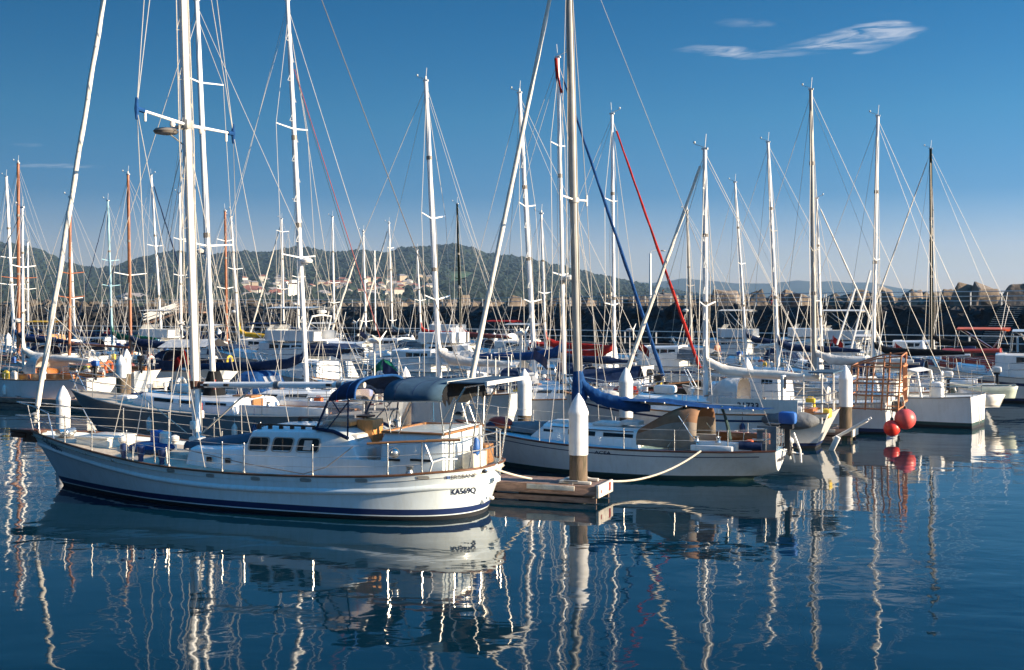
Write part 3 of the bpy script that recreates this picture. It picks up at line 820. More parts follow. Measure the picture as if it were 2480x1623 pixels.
BOATS = []
def sailboat(label, px, Y, top, L=10.0, hd=155, xm=.56, hull='white_gelcoat', boot='navy', bottom='antifoul_black', cover='navy_canvas', mastm='mast_white', dia=.15, spr=(.50,), sprlen=.95,
             jib='sailcloth', cabm='white_gelcoat', deckm='white_deck', dodger='navy_canvas', fb=1.05, boomz=2.45, seed=1, group='sailing boats moored in the marina', name='sailing_boat', sprm=None,
             railm='teak', lod=1, boom=True, stripe=None, backstay=True, jibr=.055, extra=None, spr_up=.10, cabh=.48, coverr=.20, topflag=None, steps=False, boomk=.42, mizzen=None, wire=.011, jfoot=None):
    rg = random.Random(seed*31+7)
    base = at(px, HY, Y); fr = Frame(0, 0, hd)
    o = base - fr.u*(L*xm); o.z = 0
    fr = Frame(o.x, o.y, hd)
    t = thing(name, label, 'sailboat', (o.x, o.y, rg.uniform(-.04, .03)), R(hd), group)
    B = .26*L + .55
    h = std_hull(L, B, fb, a=rg.uniform(.6, .78), over_s=.055, over_b=rg.uniform(.07, .12), n=13)
    mats = [bottom, boot, hull, stripe or hull]
    h.build(t, mats, [(.02, 0), (.10, 0), (.20, 1), (None, 2)])
    h.deck(t, deckm)
    h.rail(t, railm, .028)
    if stripe:
        b = MB()
        for sg in (1, -1):
            rows = []
            for q in h.st[:-1]:
                zz = q[4]-.16
                for_z = [zz, zz-.07]
                rows.append([h.pt(q, z) + Vector((0, .006, 0)) for z in for_z])
            b.loft([[(p.x, sg*p.y, p.z) for p in r] for r in rows])
        b.build('stripe', stripe, t)
    # cabin, windows, cockpit
    x0, x1 = .36*L, .73*L; w0, w1 = h.half(x0)*.66, h.half(x1)*.58
    cb = cabin_block(t, h, x0, x1, w0, w1, 0, cabh, cabm)
    for sg in (1, -1):
        nw = rg.choice((2, 3))
        for i in range(nw):
            a = x0+.35+(x1-x0-1.3)*i/nw
            side_window(cb, h, a, a+(x1-x0-1.5)/nw*.8, w0, w1, x0, x1, .42, .78, cabh, sg, slant=.06)
    zc = h.sheer(.2*L)
    part('cockpit', [cabm, 'teak', 'dark_wood'], t, lambda m: ([m.box((.22*L, sg*h.half(.2*L)*.62, zc+.12), (.26*L, .14, .34), 0, bev=.03) for sg in (1, -1)], m.box((.22*L, 0, zc+.055), (.25*L, h.half(.2*L)*1.1, .04), 2), [m.box((.22*L, sg*h.half(.2*L)*.45, zc+.10), (.24*L, .3, .05), 1) for sg in (1, -1)]))
    part('hatch', 'tinted', cb, lambda m: m.box((.66*L, 0, h.sheer(.66*L)+cabh*.93), (.55, .5, .10), bev=.02))
    part('companionway', 'teak', cb, lambda m: (m.box((x0-.005, 0, h.sheer(x0)+cabh*.45), (.05, .55, cabh*.9)), m.box((x0+.45, 0, h.sheer(x0)+cabh+.04), (.8, .6, .07))))
    if dodger:
        canvas_hood(t, x0-.45, x0+.75, w0*.98, h.sheer(x0)+cabh*.6, h.sheer(x0)+cabh+.72, dodger)
    # mast
    mz = h.sheer(L*xm)+cabh*.7
    tp = fr.to_local(at(top[0], top[1], Y)); bs = Vector((L*xm, 0, 0)); bs.z = mz-.35
    zt = tp.z; lean = Vector((tp.x-bs.x, tp.y, 0))
    def mp(k): return Vector((bs.x, 0, lerp(bs.z, zt, k))) + lean*k
    mast = part('mast', mastm, t, lambda m: m.tube([mp(0), mp(.5), mp(.85), mp(1)], [dia*.52, dia*.5, dia*.46, dia*.40], 10))
    mast_top_gear(mast, mp(1), rg)
    sp = []
    for k in spr:
        c = mp(k); s = sprlen*(1-.25*(k-.4))
        l, r_ = c+Vector((-.08, s, spr_up)), c+Vector((-.08, -s, spr_up))
        part('spreader', sprm or mastm, mast, lambda m: m.tube([l, c+Vector((0, .02, 0)), c+Vector((0, -.02, 0)), r_], [.025, .034, .034, .025], 5))
        sp.append((l, r_))
    for k in (rg.uniform(.3, .45), rg.uniform(.6, .75)):
        part('mast_fitting', 'wire_dark', mast, lambda m: m.tube([mp(k), mp(k+.012)], dia*.58, 8))
    if steps:
        for i in range(17):
            s_ = 1 if i % 2 else -1; q = mp(.1+i*.05)
            part('mast_step', 'rail_paint', mast, lambda m: m.tube([q+Vector((0, s_*dia*.4, 0)), q+Vector((0, s_*(dia*.4+.16), -.02)), q+Vector((0, s_*dia*.4, .24))], .014, 4))
    # standing rigging
    bow = Vector((L-.12, 0, h.sheer(L)+.1)) if jfoot is None else Vector((L*xm+jfoot, 0, h.sheer(L*xm+jfoot)+.1)); st = Vector((.12, 0, h.sheer(0)+.35))
    fs = part('forestay', 'wire', t, lambda m: m.tube([bow, mp(.985)], wire, 5))
    if jib:
        a, c = bow.lerp(mp(.985), .035), bow.lerp(mp(.985), .95); n = 22
        part('furled_jib', jib, t, lambda m: m.tube([a.lerp(c, i/n)+Vector((0, .02*math.sin(i*2.1), .0)) for i in range(n+1)], [jibr*(1.15-.55*i/n)*(1+.12*math.sin(i*1.7+seed)) for i in range(n+1)], 7))
        part('furling_drum', 'rubber', t, lambda m: m.lathe(bow+Vector((-.03, 0, .12)), [(.03, 0), (.10, .02), (.10, .14), (.03, .17)], 9))
    if backstay: rod('backstay', 'wire', t, [st, mp(.99)], wire*.9, 4)
    for i in (0, 1):
        sg = 1 if i == 0 else -1
        cp = Vector((L*xm-.15, sg*(h.half(L*xm)-.05), h.sheer(L*xm)))
        path = [cp] + [q[i] for q in sp] + [mp(.96)]
        part('shroud', 'wire', t, lambda m: m.tube(path, wire, 4, cap=False))
        low = mp(spr[0])-Vector((0, 0, .15))
        for dx in (-.55, .5):
            part('shroud', 'wire', t, lambda m: m.tube([cp+Vector((dx, 0, 0)), low], wire*.85, 4))
    rod('halyard', 'rope', t, [mp(.03)+Vector((-.12, .1, 0)), mp(.5)+Vector((-.2, .05, 0)), mp(.97)], wire*.8, 4)
    rod('halyard', 'rope', t, [Vector((L*.72, .25, h.sheer(L*.7))), mp(.97)], wire*.8, 4)
    # boom with sail
    if boom:
        g = Vector((L*xm-.18, 0, boomz)) + lean*((boomz-bs.z)/(zt-bs.z)); e = Vector((L*xm-L*boomk, rg.uniform(-.15, .15), boomz-.12+rg.uniform(-.05, .2)))
        bo = part('boom', mastm, t, lambda m: m.tube([g, e+Vector((-.25, 0, 0))], .06, 7))
        if cover:
            sail_bundle(bo, [g+Vector((.16, 0, 1.0)), g+Vector((.1, 0, .45)), g.lerp(e, .12)+Vector((0, 0, .17)), g.lerp(e, .4)+Vector((0, 0, .10)), g.lerp(e, .75)+Vector((0, 0, .09)), e+Vector((0, 0, .07))],
                        [.10, .19, coverr*1.15, coverr, coverr*.8, coverr*.5], cover, seed=seed)
        rod('topping_lift', 'wire', t, [e, mp(.97)], wire*.7, 4)
        rod('mainsheet', 'rope', t, [e+Vector((.4, 0, -.05)), Vector((.16*L, 0, zc+.15))], .012, 4)
    if mizzen:
        mh, mc = mizzen
        mzb = Vector((.12*L, 0, zc))
        part('mizzen_mast', mastm, t, lambda m: m.tube([mzb, mzb+lean*.5+Vector((0, 0, mh))], [dia*.4, dia*.3], 8))
        if mc: sail_bundle(t, [mzb+Vector((-.1, 0, 1.6)), mzb+Vector((-.5, 0, 1.3)), mzb+Vector((-1.6, 0, 1.2))], [.1, .16, .08], mc, 'mizzen_cover', seed=seed+3)
        for sg in (1, -1): rod('shroud', 'wire', t, [Vector((.2*L, sg*h.half(.2*L), zc)), mzb+lean*.5+Vector((0, 0, mh*.95))], wire*.8, 4)
    guard_rail(t, h, .12*L, .86*L, 6)
    # deck gear
    if rg.random() < .6:
        c = Vector((.04*L, -h.half(.05*L)*.55, h.sheer(0)+.45))
        part('lifebuoy', rg.choice(['yellow', 'orange_paint', 'warm_white', 'warm_white']), t, lambda m: m.tube([c+Vector((-.08, .24*math.cos(a*.5), .28*math.sin(a*.5))) for a in range(-2, 9)], .06, 6))
    if rg.random() < .45:
        outboard(t, (-.05, h.half(0)*.55, h.sheer(0)+.45), rg.choice(['warm_white', 'rubber', 'blue_paint']), .9)
    for k in range(rg.choice((1, 2, 3))):
        vx = rg.uniform(.5, .7)*L; vy = rg.choice((1, -1))*.4
        part('vent', 'warm_white', t, lambda m: m.lathe((vx, vy, h.sheer(vx)+cabh-.1), [(.05, 0), (.05, .18), (.1, .22), (.1, .33), (.03, .36)], 8))
    for sg in (1, -1): part('winch', 'steel', t, lambda m: m.lathe((.26*L, sg*h.half(.25*L)*.62, zc+.28), [(.09, 0), (.06, .06), (.06, .12), (.08, .15), (.02, .16)], 9))
    if rg.random() < .4:
        vx = .8*L
        part('anchor_locker', cabm, t, lambda m: m.box((vx, 0, h.sheer(vx)+.07), (.7, .6, .16), bev=.03))
    if rg.random() < .5:
        part('life_raft', 'warm_white', t, lambda m: m.box((.60*L, 0, h.sheer(.6*L)+cabh+.17), (.75, .55, .28), bev=.09))
    if rg.random() < .5:
        part('sail_bag', rg.choice(['blue_canvas', 'pale_canvas', 'red_canvas', 'grey_canvas']), t, lambda m: m.ball((.82*L, .1, h.sheer(.82*L)+.17), (.6, .28, .22), n=9, k=6))
    for k in range(rg.choice((2, 3, 4, 5))):
        vx = rg.uniform(.1, .5)*L; sg = rg.choice((1, -1)); vy = sg*(h.half(vx)-.22)
        part('fuel_can', rg.choice(['yellow', 'red_paint', 'blue_paint', 'warm_white', 'orange_paint', 'pale_board']), t, lambda m: (m.box((vx, vy, h.sheer(vx)+.2), (.32, .16, .38), bev=.03), m.tube([(vx-.08, vy, h.sheer(vx)+.38), (vx-.08, vy, h.sheer(vx)+.44), (vx+.08, vy, h.sheer(vx)+.44), (vx+.08, vy, h.sheer(vx)+.38)], .015, 4)))
    if rg.random() < .4:
        c_ = Vector((.06*L, rg.choice((1, -1))*h.half(.06*L)*.7, h.sheer(.06*L)))
        part('wind_generator', 'warm_white', t, lambda m: (m.tube([c_, c_+Vector((0, 0, 2.3))], .03, 6), m.ball(c_+Vector((0, 0, 2.35)), (.22, .09, .09), n=8, k=5), [m.tube([c_+Vector((-.2, 0, 2.35)), c_+Vector((-.2, .55*math.cos(q*2.094+.4), 2.35+.55*math.sin(q*2.094+.4)))], [.05, .02], 4) for q in range(3)]))
    if rg.random() < .35:
        q_ = Vector((0.02, rg.uniform(-.3, .3), h.sheer(0)+.5))
        part('ensign', rg.choice(['navy', 'red_canvas']), t, lambda m: (m.tube([q_, q_+Vector((-.35, 0, 1.3))], .012, 5), m.loft([[(q_.x-.34-.12*i, q_.y+.05*math.sin(i*1.4+j), q_.z+1.25-.09*i-.42*j) for j in (0, .5, 1)] for i in range(6)])))
    if rg.random() < .3:
        g_ = mp(rg.uniform(.28, .4))+Vector((.28, 0, 0))
        part('radar', 'warm_white', mast, lambda m: (m.lathe(g_, [(.08, 0), (.22, .03), (.24, .12), (.16, .2), (.03, .22)], 12), m.box(g_+Vector((-.14, 0, -.02)), (.3, .1, .04))))
    for sg in (1, -1):
        for k in range(rg.choice((1, 2, 3))):
            vx = rg.uniform(.2, .7)*L; z_ = h.sheer(vx); y_ = sg*(h.side(vx, z_*.6)+.10)
            part('fender', rg.choice(['warm_white', 'warm_white', 'navy']), t, lambda m: (m.lathe((vx, y_, z_-.75), [(.02, 0), (.09, .06), (.10, .2), (.10, .4), (.03, .52)], 9), m.tube([(vx, y_, z_-.24), (vx, sg*(h.half(vx)-.03), z_+.3)], .010, 4)))
    BOATS.append((label, o, hd, L))
    if extra: extra(t, h, fr, mp, L)
    return t, h, fr, mp

def motorboat(label, px, Y, L=9.0, hd=155, hull='white_gelcoat', boot='navy', stripe=None, fb=1.2, fly=True, canopy=None, seed=1, cabm='white_gelcoat', name='motor_cruiser', group='motor boats moored in the marina', bimini=None, hard=None, radar=False, wood=False, cabx=(.28, .68), cabhh=1.25, extra=None):
    rg = random.Random(seed*13+5)
    base = at(px, HY, Y); fr = Frame(0, 0, hd); o = base - fr.u*(L*.5); o.z = 0; fr = Frame(o.x, o.y, hd)
    t = thing(name, label, 'motorboat', (o.x, o.y, 0), R(hd), group)
    B = .28*L+.55
    h = std_hull(L, B, fb, a=.9, aw=.82, over_s=.0, over_b=.12, n=13, flare=1.7, mx=.3)
    h.build(t, ['antifoul_black', boot, hull], [(.04, 0), (.10, 0), (.22, 1), (None, 2)])
    h.deck(t, 'white_deck'); h.rail(t, 'mast_alu', .03)
    x0, x1 = cabx[0]*L, cabx[1]*L; w0, w1 = h.half(x0)*.78, h.half(x1)*.60
    cb = cabin_block(t, h, x0, x1, w0, w1, 0, cabhh, 'varnish' if wood else cabm, front=1.1, back=.1, dome=.04, taper=.88)
    for sg in (1, -1):
        for i in range(3):
            a = x0+.3+(x1-x0-1.7)*i/3
            side_window(cb, h, a, a+(x1-x0-1.7)/3*.86, w0, w1, x0, x1, .52, .84, cabhh, sg, slant=.0)
    zt = h.sheer(x1)+cabhh*.88; zb = h.sheer(x1)+cabhh*.42
    for y in (-.5, .5):
        part('windscreen', 'glass', cb, lambda m: m.quad((x1-.42, y-.42*w1*1.0, zb), (x1-.42, y+.42*w1, zb), (x1-.98, y+.36*w1, zt-.06), (x1-.98, y-.36*w1, zt-.06)))
    # trunk forward
    cabin_block(t, h, x1-.1, .86*L, w1*.95, h.half(.86*L)*.5, 0, .42, cabm, name='fore_cabin', front=.5)
    ztop = h.sheer(x0)+cabhh
    if fly:
        f = part('flybridge', cabm, t, lambda m: (m.loft([[(x0-.5, sg*w0*.86, ztop+k) for sg, k in ((1, .02), (1, .62), (.88, .66), (.88, .05))] , [(x1-1.5, sg*w0*.8, ztop+k) for sg, k in ((1, .0), (1, .62), (.88, .66), (.88, .05))], [(x1-.95, sg*.2, ztop+k) for sg, k in ((1, .0), (1, .66), (.6, .7), (.6, .05))]]),
                                                m.loft([[(x0-.5, -sg*w0*.86, ztop+k) for sg, k in ((1, .02), (1, .62), (.88, .66), (.88, .05))] , [(x1-1.5, -sg*w0*.8, ztop+k) for sg, k in ((1, .0), (1, .62), (.88, .66), (.88, .05))], [(x1-.95, -sg*.2, ztop+k) for sg, k in ((1, .0), (1, .66), (.6, .7), (.6, .05))]]),
                                                m.box(((x0+x1)/2-1.0, 0, ztop+.06), (x1-x0-.9, w0*1.7, .08)), m.box((x1-1.25, 0, ztop+.35), (.35, w0*1.2, .65), bev=.06), m.box((x0+.5, 0, ztop+.3), (.5, w0*1.2, .5), bev=.06)))
        part('windscreen', 'smoke_vinyl', f, lambda m: m.quad((x1-1.45, w0*.8, ztop+.64), (x1-1.45, -w0*.8, ztop+.64), (x1-1.7, -w0*.75, ztop+.98), (x1-1.7, w0*.75, ztop+.98)))
    zz = ztop + (.6 if fly else 0)
    if bimini or hard:
        rz = zz+1.35 if fly else zz+1.0
        cx0, cx1 = x0-.4, x1-1.3
        part('roof' if hard else 'bimini', hard or bimini, t, lambda m: m.loft([[(x, w0*.86*c, rz + .10*(1-abs(c))-.04*abs(k)) for c in (-1, -.8, -.4, 0, .4, .8, 1)] for x, k in ((cx0, 1), (lerp(cx0, cx1, .3), 0), (lerp(cx0, cx1, .7), 0), (cx1, 1))] + [[(x, w0*.86*c, rz+.05 + .10*(1-abs(c))) for c in (1, .8, .4, 0, -.4, -.8, -1)] for x in (cx1, cx0)]))
        for sg in (1, -1):
            part('frame', 'steel', t, lambda m: (m.tube([(cx0+.2, sg*w0*.84, rz), (cx0+.9, sg*w0*.86, zz)], .022, 5), m.tube([(cx1-.2, sg*w0*.84, rz), (cx0+1.0, sg*w0*.86, zz)], .022, 5), m.tube([(cx1, sg*w0*.84, rz), (cx1+.1, sg*w0*.86, zz)], .022, 5)))
    if radar:
        part('radar_arch', cabm, t, lambda m: (m.tube([(x0, w0*.8, zz), (x0-.3, w0*.72, zz+.9), (x0-.3, 0, zz+1.0), (x0-.3, -w0*.72, zz+.9), (x0, -w0*.8, zz)], .06, 6), m.lathe((x0-.3, 0, zz+1.05), [(.1, 0), (.3, .08), (.3, .2), (.1, .26)], 10)))
    for k in range(2):
        rod('antenna', 'mast_white', t, [(x0+.2, (k*2-1)*w0*.7, zz), (x0-.3, (k*2-1)*w0*.8, zz+rg.uniform(1.8, 3.2))], .014, 4)
    if canopy:
        part('canopy', canopy, t, lambda m: m.loft([[(x, h.half(x)*.8*c, h.sheer(x) + (.95 if abs(c) < .95 else .35) + .12*(1-abs(c)) - d) for c in (-1, -.85, -.4, 0, .4, .85, 1)] for x, d in ((.05*L, .25), (.10*L, .02), (.2*L, 0), (x0+.15, -.1))]), angle=60)
    guard_rail(t, h, .55*L, .88*L, 4, .7, 'steel', .016)
    if stripe:
        b = MB()
        for sg in (1, -1):
            b.loft([[(p.x, sg*(p.y+.006), p.z) for p in (h.pt(q, q[4]*.80), h.pt(q, q[4]*.68))] for q in h.st[:-1]])
        b.build('stripe', stripe, t)
    if rg.random() < .5: outboard(t, (-.18, 0, .75), rg.choice(['warm_white', 'rubber']), 1.0)
    BOATS.append((label, o, hd, L))
    if extra: extra(t, h, fr, L)
    return t, h, fr

def pile_post(px, tip, wy, Y, label, wid=.44, group='white capped mooring piles'):
    p = at(px, HY, Y); zt = H-(tip-HY)*Y/F; zb = H-(wy-HY)*Y/F
    t = thing('mooring_pile', label, 'mooring pile', (p.x, p.y, 0), random.Random(int(px)).uniform(0, .7), group)
    r = wid/2
    part('shaft', 'pile_wood', t, lambda m: m.lathe((0, 0, -1.2), [(r*.97, 0), (r*.99, 1.0), (r*.96, zb+1.2)], 20))
    part('sleeve', 'pile_paint', t, lambda m: m.lathe((0, 0, 0), [(r*1.02, zb-.01), (r*1.04, zb+.02), (r*1.03, zt-.56), (r*1.05, zt-.54)], 8 if wid < .46 and Y > 35 else 20))
    part('cap', 'pile_paint', t, lambda m: m.lathe((0, 0, 0), [(r*1.05, zt-.54), (r*1.09, zt-.50), (r*1.07, zt-.45), (r*1.03, zt-.42), (r*.62, zt-.19), (r*.10, zt-.01), (.01, zt)], 8 if wid < .46 and Y > 35 else 20))
    if Y < 60: part('waterline_growth', 'algae', t, lambda m: m.lathe((0, 0, 0), [(r*1.0, -.4), (r*1.035, -.1), (r*1.03, .22), (r*.97, .34)], 18))
    return t
def finger(end_px, wy, L, label, w=1.15, z=.40, hd=155, detail=True, Y=None):
    """a floating finger dock whose outer end corner is at pixel end_px on the waterline wy"""
    Yp = Y or F*H/(wy-HY); p = at(end_px, HY, Yp); fr = Frame(p.x, p.y, hd)
    t = thing('finger_dock', label, 'dock', (p.x, p.y, 0), R(hd), 'floating finger docks')
    part('deck', 'dock_deck', t, lambda m: [m.box((L*(i+.5)/int(L*6), 0, z-.02), (L/int(L*6)-.012, w-.1, .045)) for i in range(int(L*6))], smooth=False)
    for sg in (1, -1):
        part('fascia', 'dock_wood', t, lambda m: (m.box((L/2+.02, sg*(w/2-.03), z-.10), (L, .06, .24), bev=.01), m.box((L/2+.02, sg*(w/2-.055), z-.34), (L, .05, .12))))
    part('end_board', 'pale_board', t, lambda m: m.box((-.03, 0, z-.11), (.07, w+.06, .30), bev=.012))
    part('float', 'black_float', t, lambda m: [m.box((1.2+i*2.6, 0, .02), (1.7, w*.8, .42), bev=.05) for i in range(max(int(L/2.6), 1))])
    for i in range(max(int(L/3), 2)):
        for sg in (1, -1):
            part('cleat', 'mast_alu', t, lambda m: (m.box((.7+i*2.8, sg*(w/2-.18), z+.03), (.10, .06, .08)), m.tube([(.52+i*2.8, sg*(w/2-.18), z+.09), (.88+i*2.8, sg*(w/2-.18), z+.09)], .022, 6)))
    if detail:
        for a, b in ((.55, 1.0), (1.35, .42), (2.6, .45), (4.2, .45)):
            part('rub_board', 'pale_board', t, lambda m: m.box((a+b/2, w/2+.015, z-.06), (b, .035, .12), bev=.01))
            part('rub_board', 'pale_board', t, lambda m: m.box((a+b/2, -w/2-.015, z-.06), (b, .035, .12), bev=.01))
    return t, fr

# ================================================================== the big white ketch in front
def hull_px(fr, h, x, y, v=1.6, off=.006):
    """the point of the port side of a hull that is seen at pixel x, y"""
    def g(v):
        p = fr.loc(x, y, v); return v - h.side(p.x, p.z)
    hi = 2.6; lo = hi
    while lo > -.2:
        lo -= .05
        if g(lo) <= 0: break
    hi = lo + .05
    for _ in range(22):
        m = (lo+hi)/2
        if g(m) > 0: hi = m
        else: lo = m
    return fr.loc(x, y, hi + off)
def hull_text(parent, fr, h, s, pl, pr, hgt_px, m, name='lettering', shear=0.0, bold=0.0):
    """letters wrapped along the port side of a hull, from the point seen at pl to the one seen at pr"""
    vs, fs, wd = text_mesh(s, 1.0, shear, bold)
    mb = MB(); e = .04
    for v in vs:
        k = v.x/wd; p = hull_px(fr, h, lerp(pl[0], pr[0], k), lerp(pl[1], pr[1], k) - v.y*hgt_px/.72, off=0)
        dy = (h.side(p.x+e, p.z) - h.side(p.x-e, p.z))/(2*e); dz = (h.side(p.x, p.z+e) - h.side(p.x, p.z-e))/(2*e)
        mb.v.append(tuple(p + Vector((-dy, 1, -dz)).normalized()*.014))
    for f in fs: mb.f.append(f); mb.m.append(0)
    return mb.build(name, m, parent, smooth=False)

CF = Frame(-.4, 27.2, 159.0)
CH = Hull([(-.05, .30, .10, .05, 1.14), (-.02, .32, .48, .26, 1.14), (.10, .42, .90, .62, 1.135), (.40, .68, 1.30, 1.02, 1.125), (.85, 1.08, 1.58, 1.34, 1.10), (1.5, 1.7, 1.80, 1.6, 1.04), (2.5, 2.65, 1.96, 1.8, .98),
           (4.4, 4.6, 2.03, 1.88, .92), (6.2, 6.2, 2.02, 1.85, .915), (8.0, 7.8, 1.92, 1.62, .985), (9.6, 9.2, 1.66, 1.24, 1.125), (11.0, 10.4, 1.24, .80, 1.255), (12.1, 11.35, .76, .42, 1.345), (12.9, 11.95, .34, .17, 1.40), (13.3, 12.2, .09, .05, 1.43), (13.36, 12.26, .02, .015, 1.435)], 1.0)
# finer stations
st = []
for a, b in zip(CH.st[:-1], CH.st[1:]):
    n = (2 if b[0]-a[0] < .06 else 5) if b[0] < 1.6 else 3
    st += [tuple([lerp(a[0], b[0], i/n)] + [itp(CH.xd, [q[j] for q in CH.st], lerp(a[0], b[0], i/n)) for j in (1, 2, 3, 4)]) for i in range(n)]
st.append(CH.st[-1]); CH = Hull(st, 1.0)
T = thing('ketch', 'large white double ended ketch with blue canopy moored closest to the camera', 'sailboat', (CF.o.x, CF.o.y, 0), CF.a)
hullo = CH.build(T, ['antifoul_black', 'navy', 'shade_tint_gelcoat'], [(.02, 0), (.10, 0), (.125, 2), (.26, 1), (None, 2)])
CH.deck(T, 'tan_deck', drop=.13, camber=.06)
CH.rail(T, 'cap_wood', .027, .0, 'rail_cap')
b = MB()
for sg in (1, -1):
    rows = []
    for q in CH.st:
        z = q[4]-.34; p = CH.pt(q, z); 
        rows.append([(p.x, sg*(p.y-.01), z-.075), (p.x, sg*(p.y+.045), z-.04), (p.x, sg*(p.y+.055), z+.0), (p.x, sg*(p.y+.035), z+.045), (p.x, sg*(p.y-.01), z+.085)])
    b.loft(rows)
b.loft([[(CH.st[0][0]-.04, y, CH.st[0][4]-.34+dz) for y in (-.14, 0, .14)] for dz in (-.06, .06)])
b.build('rub_strake', 'shade_tint_gelcoat', hullo, angle=60)
for (xa, xb, y) in ((404, 423, 1140), (499, 519, 1152), (607, 630, 1159.5), (726, 754, 1163), (860, 890, 1164), (1008, 1040, 1157.5)):
    a, c = hull_px(CF, CH, xa, y), hull_px(CF, CH, xb, y)
    def slot(m):
        for k, (w, hgt, o) in enumerate(((0, .045, .0), (.035, .028, .006))):
            pts = []
            for i in range(16):
                an = 2*PI*i/16; f = .5+.5*math.cos(an)*1.0
                ext = (c.x-a.x)
                x = (a.x+c.x)/2 + (ext/2 - math.copysign(w, ext))*math.copysign(min(1, abs(math.cos(an))**.5), math.cos(an)); z = (a.z+c.z)/2 + hgt*math.copysign(abs(math.sin(an))**.5, math.sin(an))
                pts.append((x, CH.side(x, z)+.008+o, z))
            m.poly(pts, k)
    part('scupper', ['mast_alu', 'mast_grey'], hullo, slot, smooth=False)
p = hull_px(CF, CH, 1170, 1141, .9)
part('fairlead', ['steel', 'rubber'], hullo, lambda m: (m.ball(p, (.11, .03, .055), 0), m.ball(p+Vector((0, .02, 0)), (.08, .025, .035), 1)))
for (x, y) in ((208, 1099), (272, 1114)):
    q = hull_px(CF, CH, x, y); part('hawse', 'steel', hullo, lambda m: m.ball(q, (.05, .02, .035), n=8, k=5))
q = hull_px(CF, CH, 1170, 1213, .5)
part('exhaust', 'warm_white', hullo, lambda m: m.tube([q-Vector((0, .1, 0)), q+Vector((-.02, .12, -.01))], .05, 9))
q = hull_px(CF, CH, 1190, 1206, .1)
part('exhaust', 'warm_white', hullo, lambda m: m.ball(q, (.07, .07, .05)))
hull_text(hullo, CF, CH, 'Christina', (104, 1067), (151, 1099), 14, 'letter', 'name_lettering', .18, .012)
hull_text(hullo, CF, CH, 'BRISBANE', (1092, 1161), (1152, 1155), 10.0, 'letter', 'port_lettering', 0, .004)
hull_text(hullo, CF, CH, 'KA569Q', (1093, 1198), (1152, 1192.5), 13.5, 'letter', 'number_lettering', 0, .022)
a = hull_px(CF, CH, 1080.5, 1160); c = hull_px(CF, CH, 1090, 1153)
part('emblem', ['navy', 'blue_paint'], hullo, lambda m: [m.quad(*[(lerp(a.x, c.x, u), CH.side(lerp(a.x, c.x, u), lerp(a.z, c.z, v))+.022, lerp(a.z, c.z, v)) for u, v in ((k, 0), (k+.3, 0), (k+.3, 1), (k, 1))], i) for i, k in enumerate((0, .35, .7))], smooth=False)

def house_loft(name, m, parent, stations, w, zb, tum=.93, crown=.06):
    """stations (s, top z): a deckhouse with rounded shoulders"""
    rows = []
    for s, zt in stations:
        hgt = max(zt-zb, .01); r = min(.07, hgt*.3)
        W = w(s) if callable(w) else w
        half = [(s, W, zb), (s, W*lerp(1, tum, .5), zb+hgt*.5), (s, W*tum, zt-r), (s, W*tum-r*.35, zt-r*.3), (s, W*tum-r, zt), (s, W*.5, zt+crown*min(1, hgt*2)), (s, 0, zt+crown*1.2*min(1, hgt*2))]
        rows.append(half + [(p[0], -p[1], p[2]) for p in reversed(half[:-1])])
    b = MB(); b.loft(rows, 0, caps=True)
    return b.build(name, m, parent, angle=34)
L_ = lambda x, y, v: CF.loc(x, y, v)
top = [L_(x, y, 1.16) for x, y in ((591, 1098), (592, 1081), (610, 1044), (640, 1043), (720, 1044), (800, 1047), (822, 1052), (842, 1064), (855, 1080), (867, 1108))]
pil = house_loft('pilot_cabin', 'shade_tint_gelcoat', T, [(p.x, p.z) for p in top], 1.24, .80)
tr = [L_(x, y, .98) for x, y in ((586, 1086), (520, 1087), (452, 1087), (446, 1100), (441, 1124))]
trk = house_loft('fore_cabin', 'shade_tint_gelcoat', T, [(tr[0].x-.25, tr[0].z)] + [(p.x, p.z) for p in tr], lambda s: lerp(1.14, .86, min(max((s-6)/2, 0), 1)), .82)
def pane(parent, quad, v, glassm, framem='mast_alu', name='window', sides=(1, -1), rim=.035):
    P = [L_(x, y, v) for x, y in quad]
    def rnd(pts, k):
        c = sum(pts, Vector())/4; out = []
        n = len(pts)
        pts = [p + (p-c).normalized()*k for p in pts]
        for i in range(n):
            p, pa, pb = pts[i], pts[i-1], pts[(i+1) % n]
            d = min(.09, (p-pa).length*.3, (p-pb).length*.3)
            A, B_ = p+(pa-p).normalized()*d, p+(pb-p).normalized()*d
            for j in range(5):
                t = j/4; out.append(A*(1-t)**2 + p*2*t*(1-t) + B_*t*t)
        return out
    for sg in sides:
        outer, inner = rnd(P, rim), rnd(P, 0)
        f = MB()
        Vv = lambda q, o: Vector((q.x, sg*(q.y+o), q.z))
        n = len(outer)
        for i in range(n):
            j = (i+1) % n
            f.quad(Vv(outer[i], .0), Vv(outer[j], .0), Vv(outer[j], .022), Vv(outer[i], .022)); f.quad(Vv(outer[i], .022), Vv(outer[j], .022), Vv(inner[j], .022), Vv(inner[i], .022)); f.quad(Vv(inner[i], .022), Vv(inner[j], .022), Vv(inner[j], .004), Vv(inner[i], .004))
        fo = f.build(name, framem, parent, smooth=False)
        g = MB(); g.poly([Vv(q, .006) for q in inner]); g.build('pane', glassm, fo, smooth=False)
for q in (((602.5, 1090), (646, 1092), (653, 1060), (609, 1059)), ((658, 1092), (703.6, 1094), (713, 1061.7), (667, 1060)), ((718, 1094), (768.5, 1095.5), (775.8, 1063), (726.7, 1061.7))):
    pane(pil, q, 1.185, 'glass')
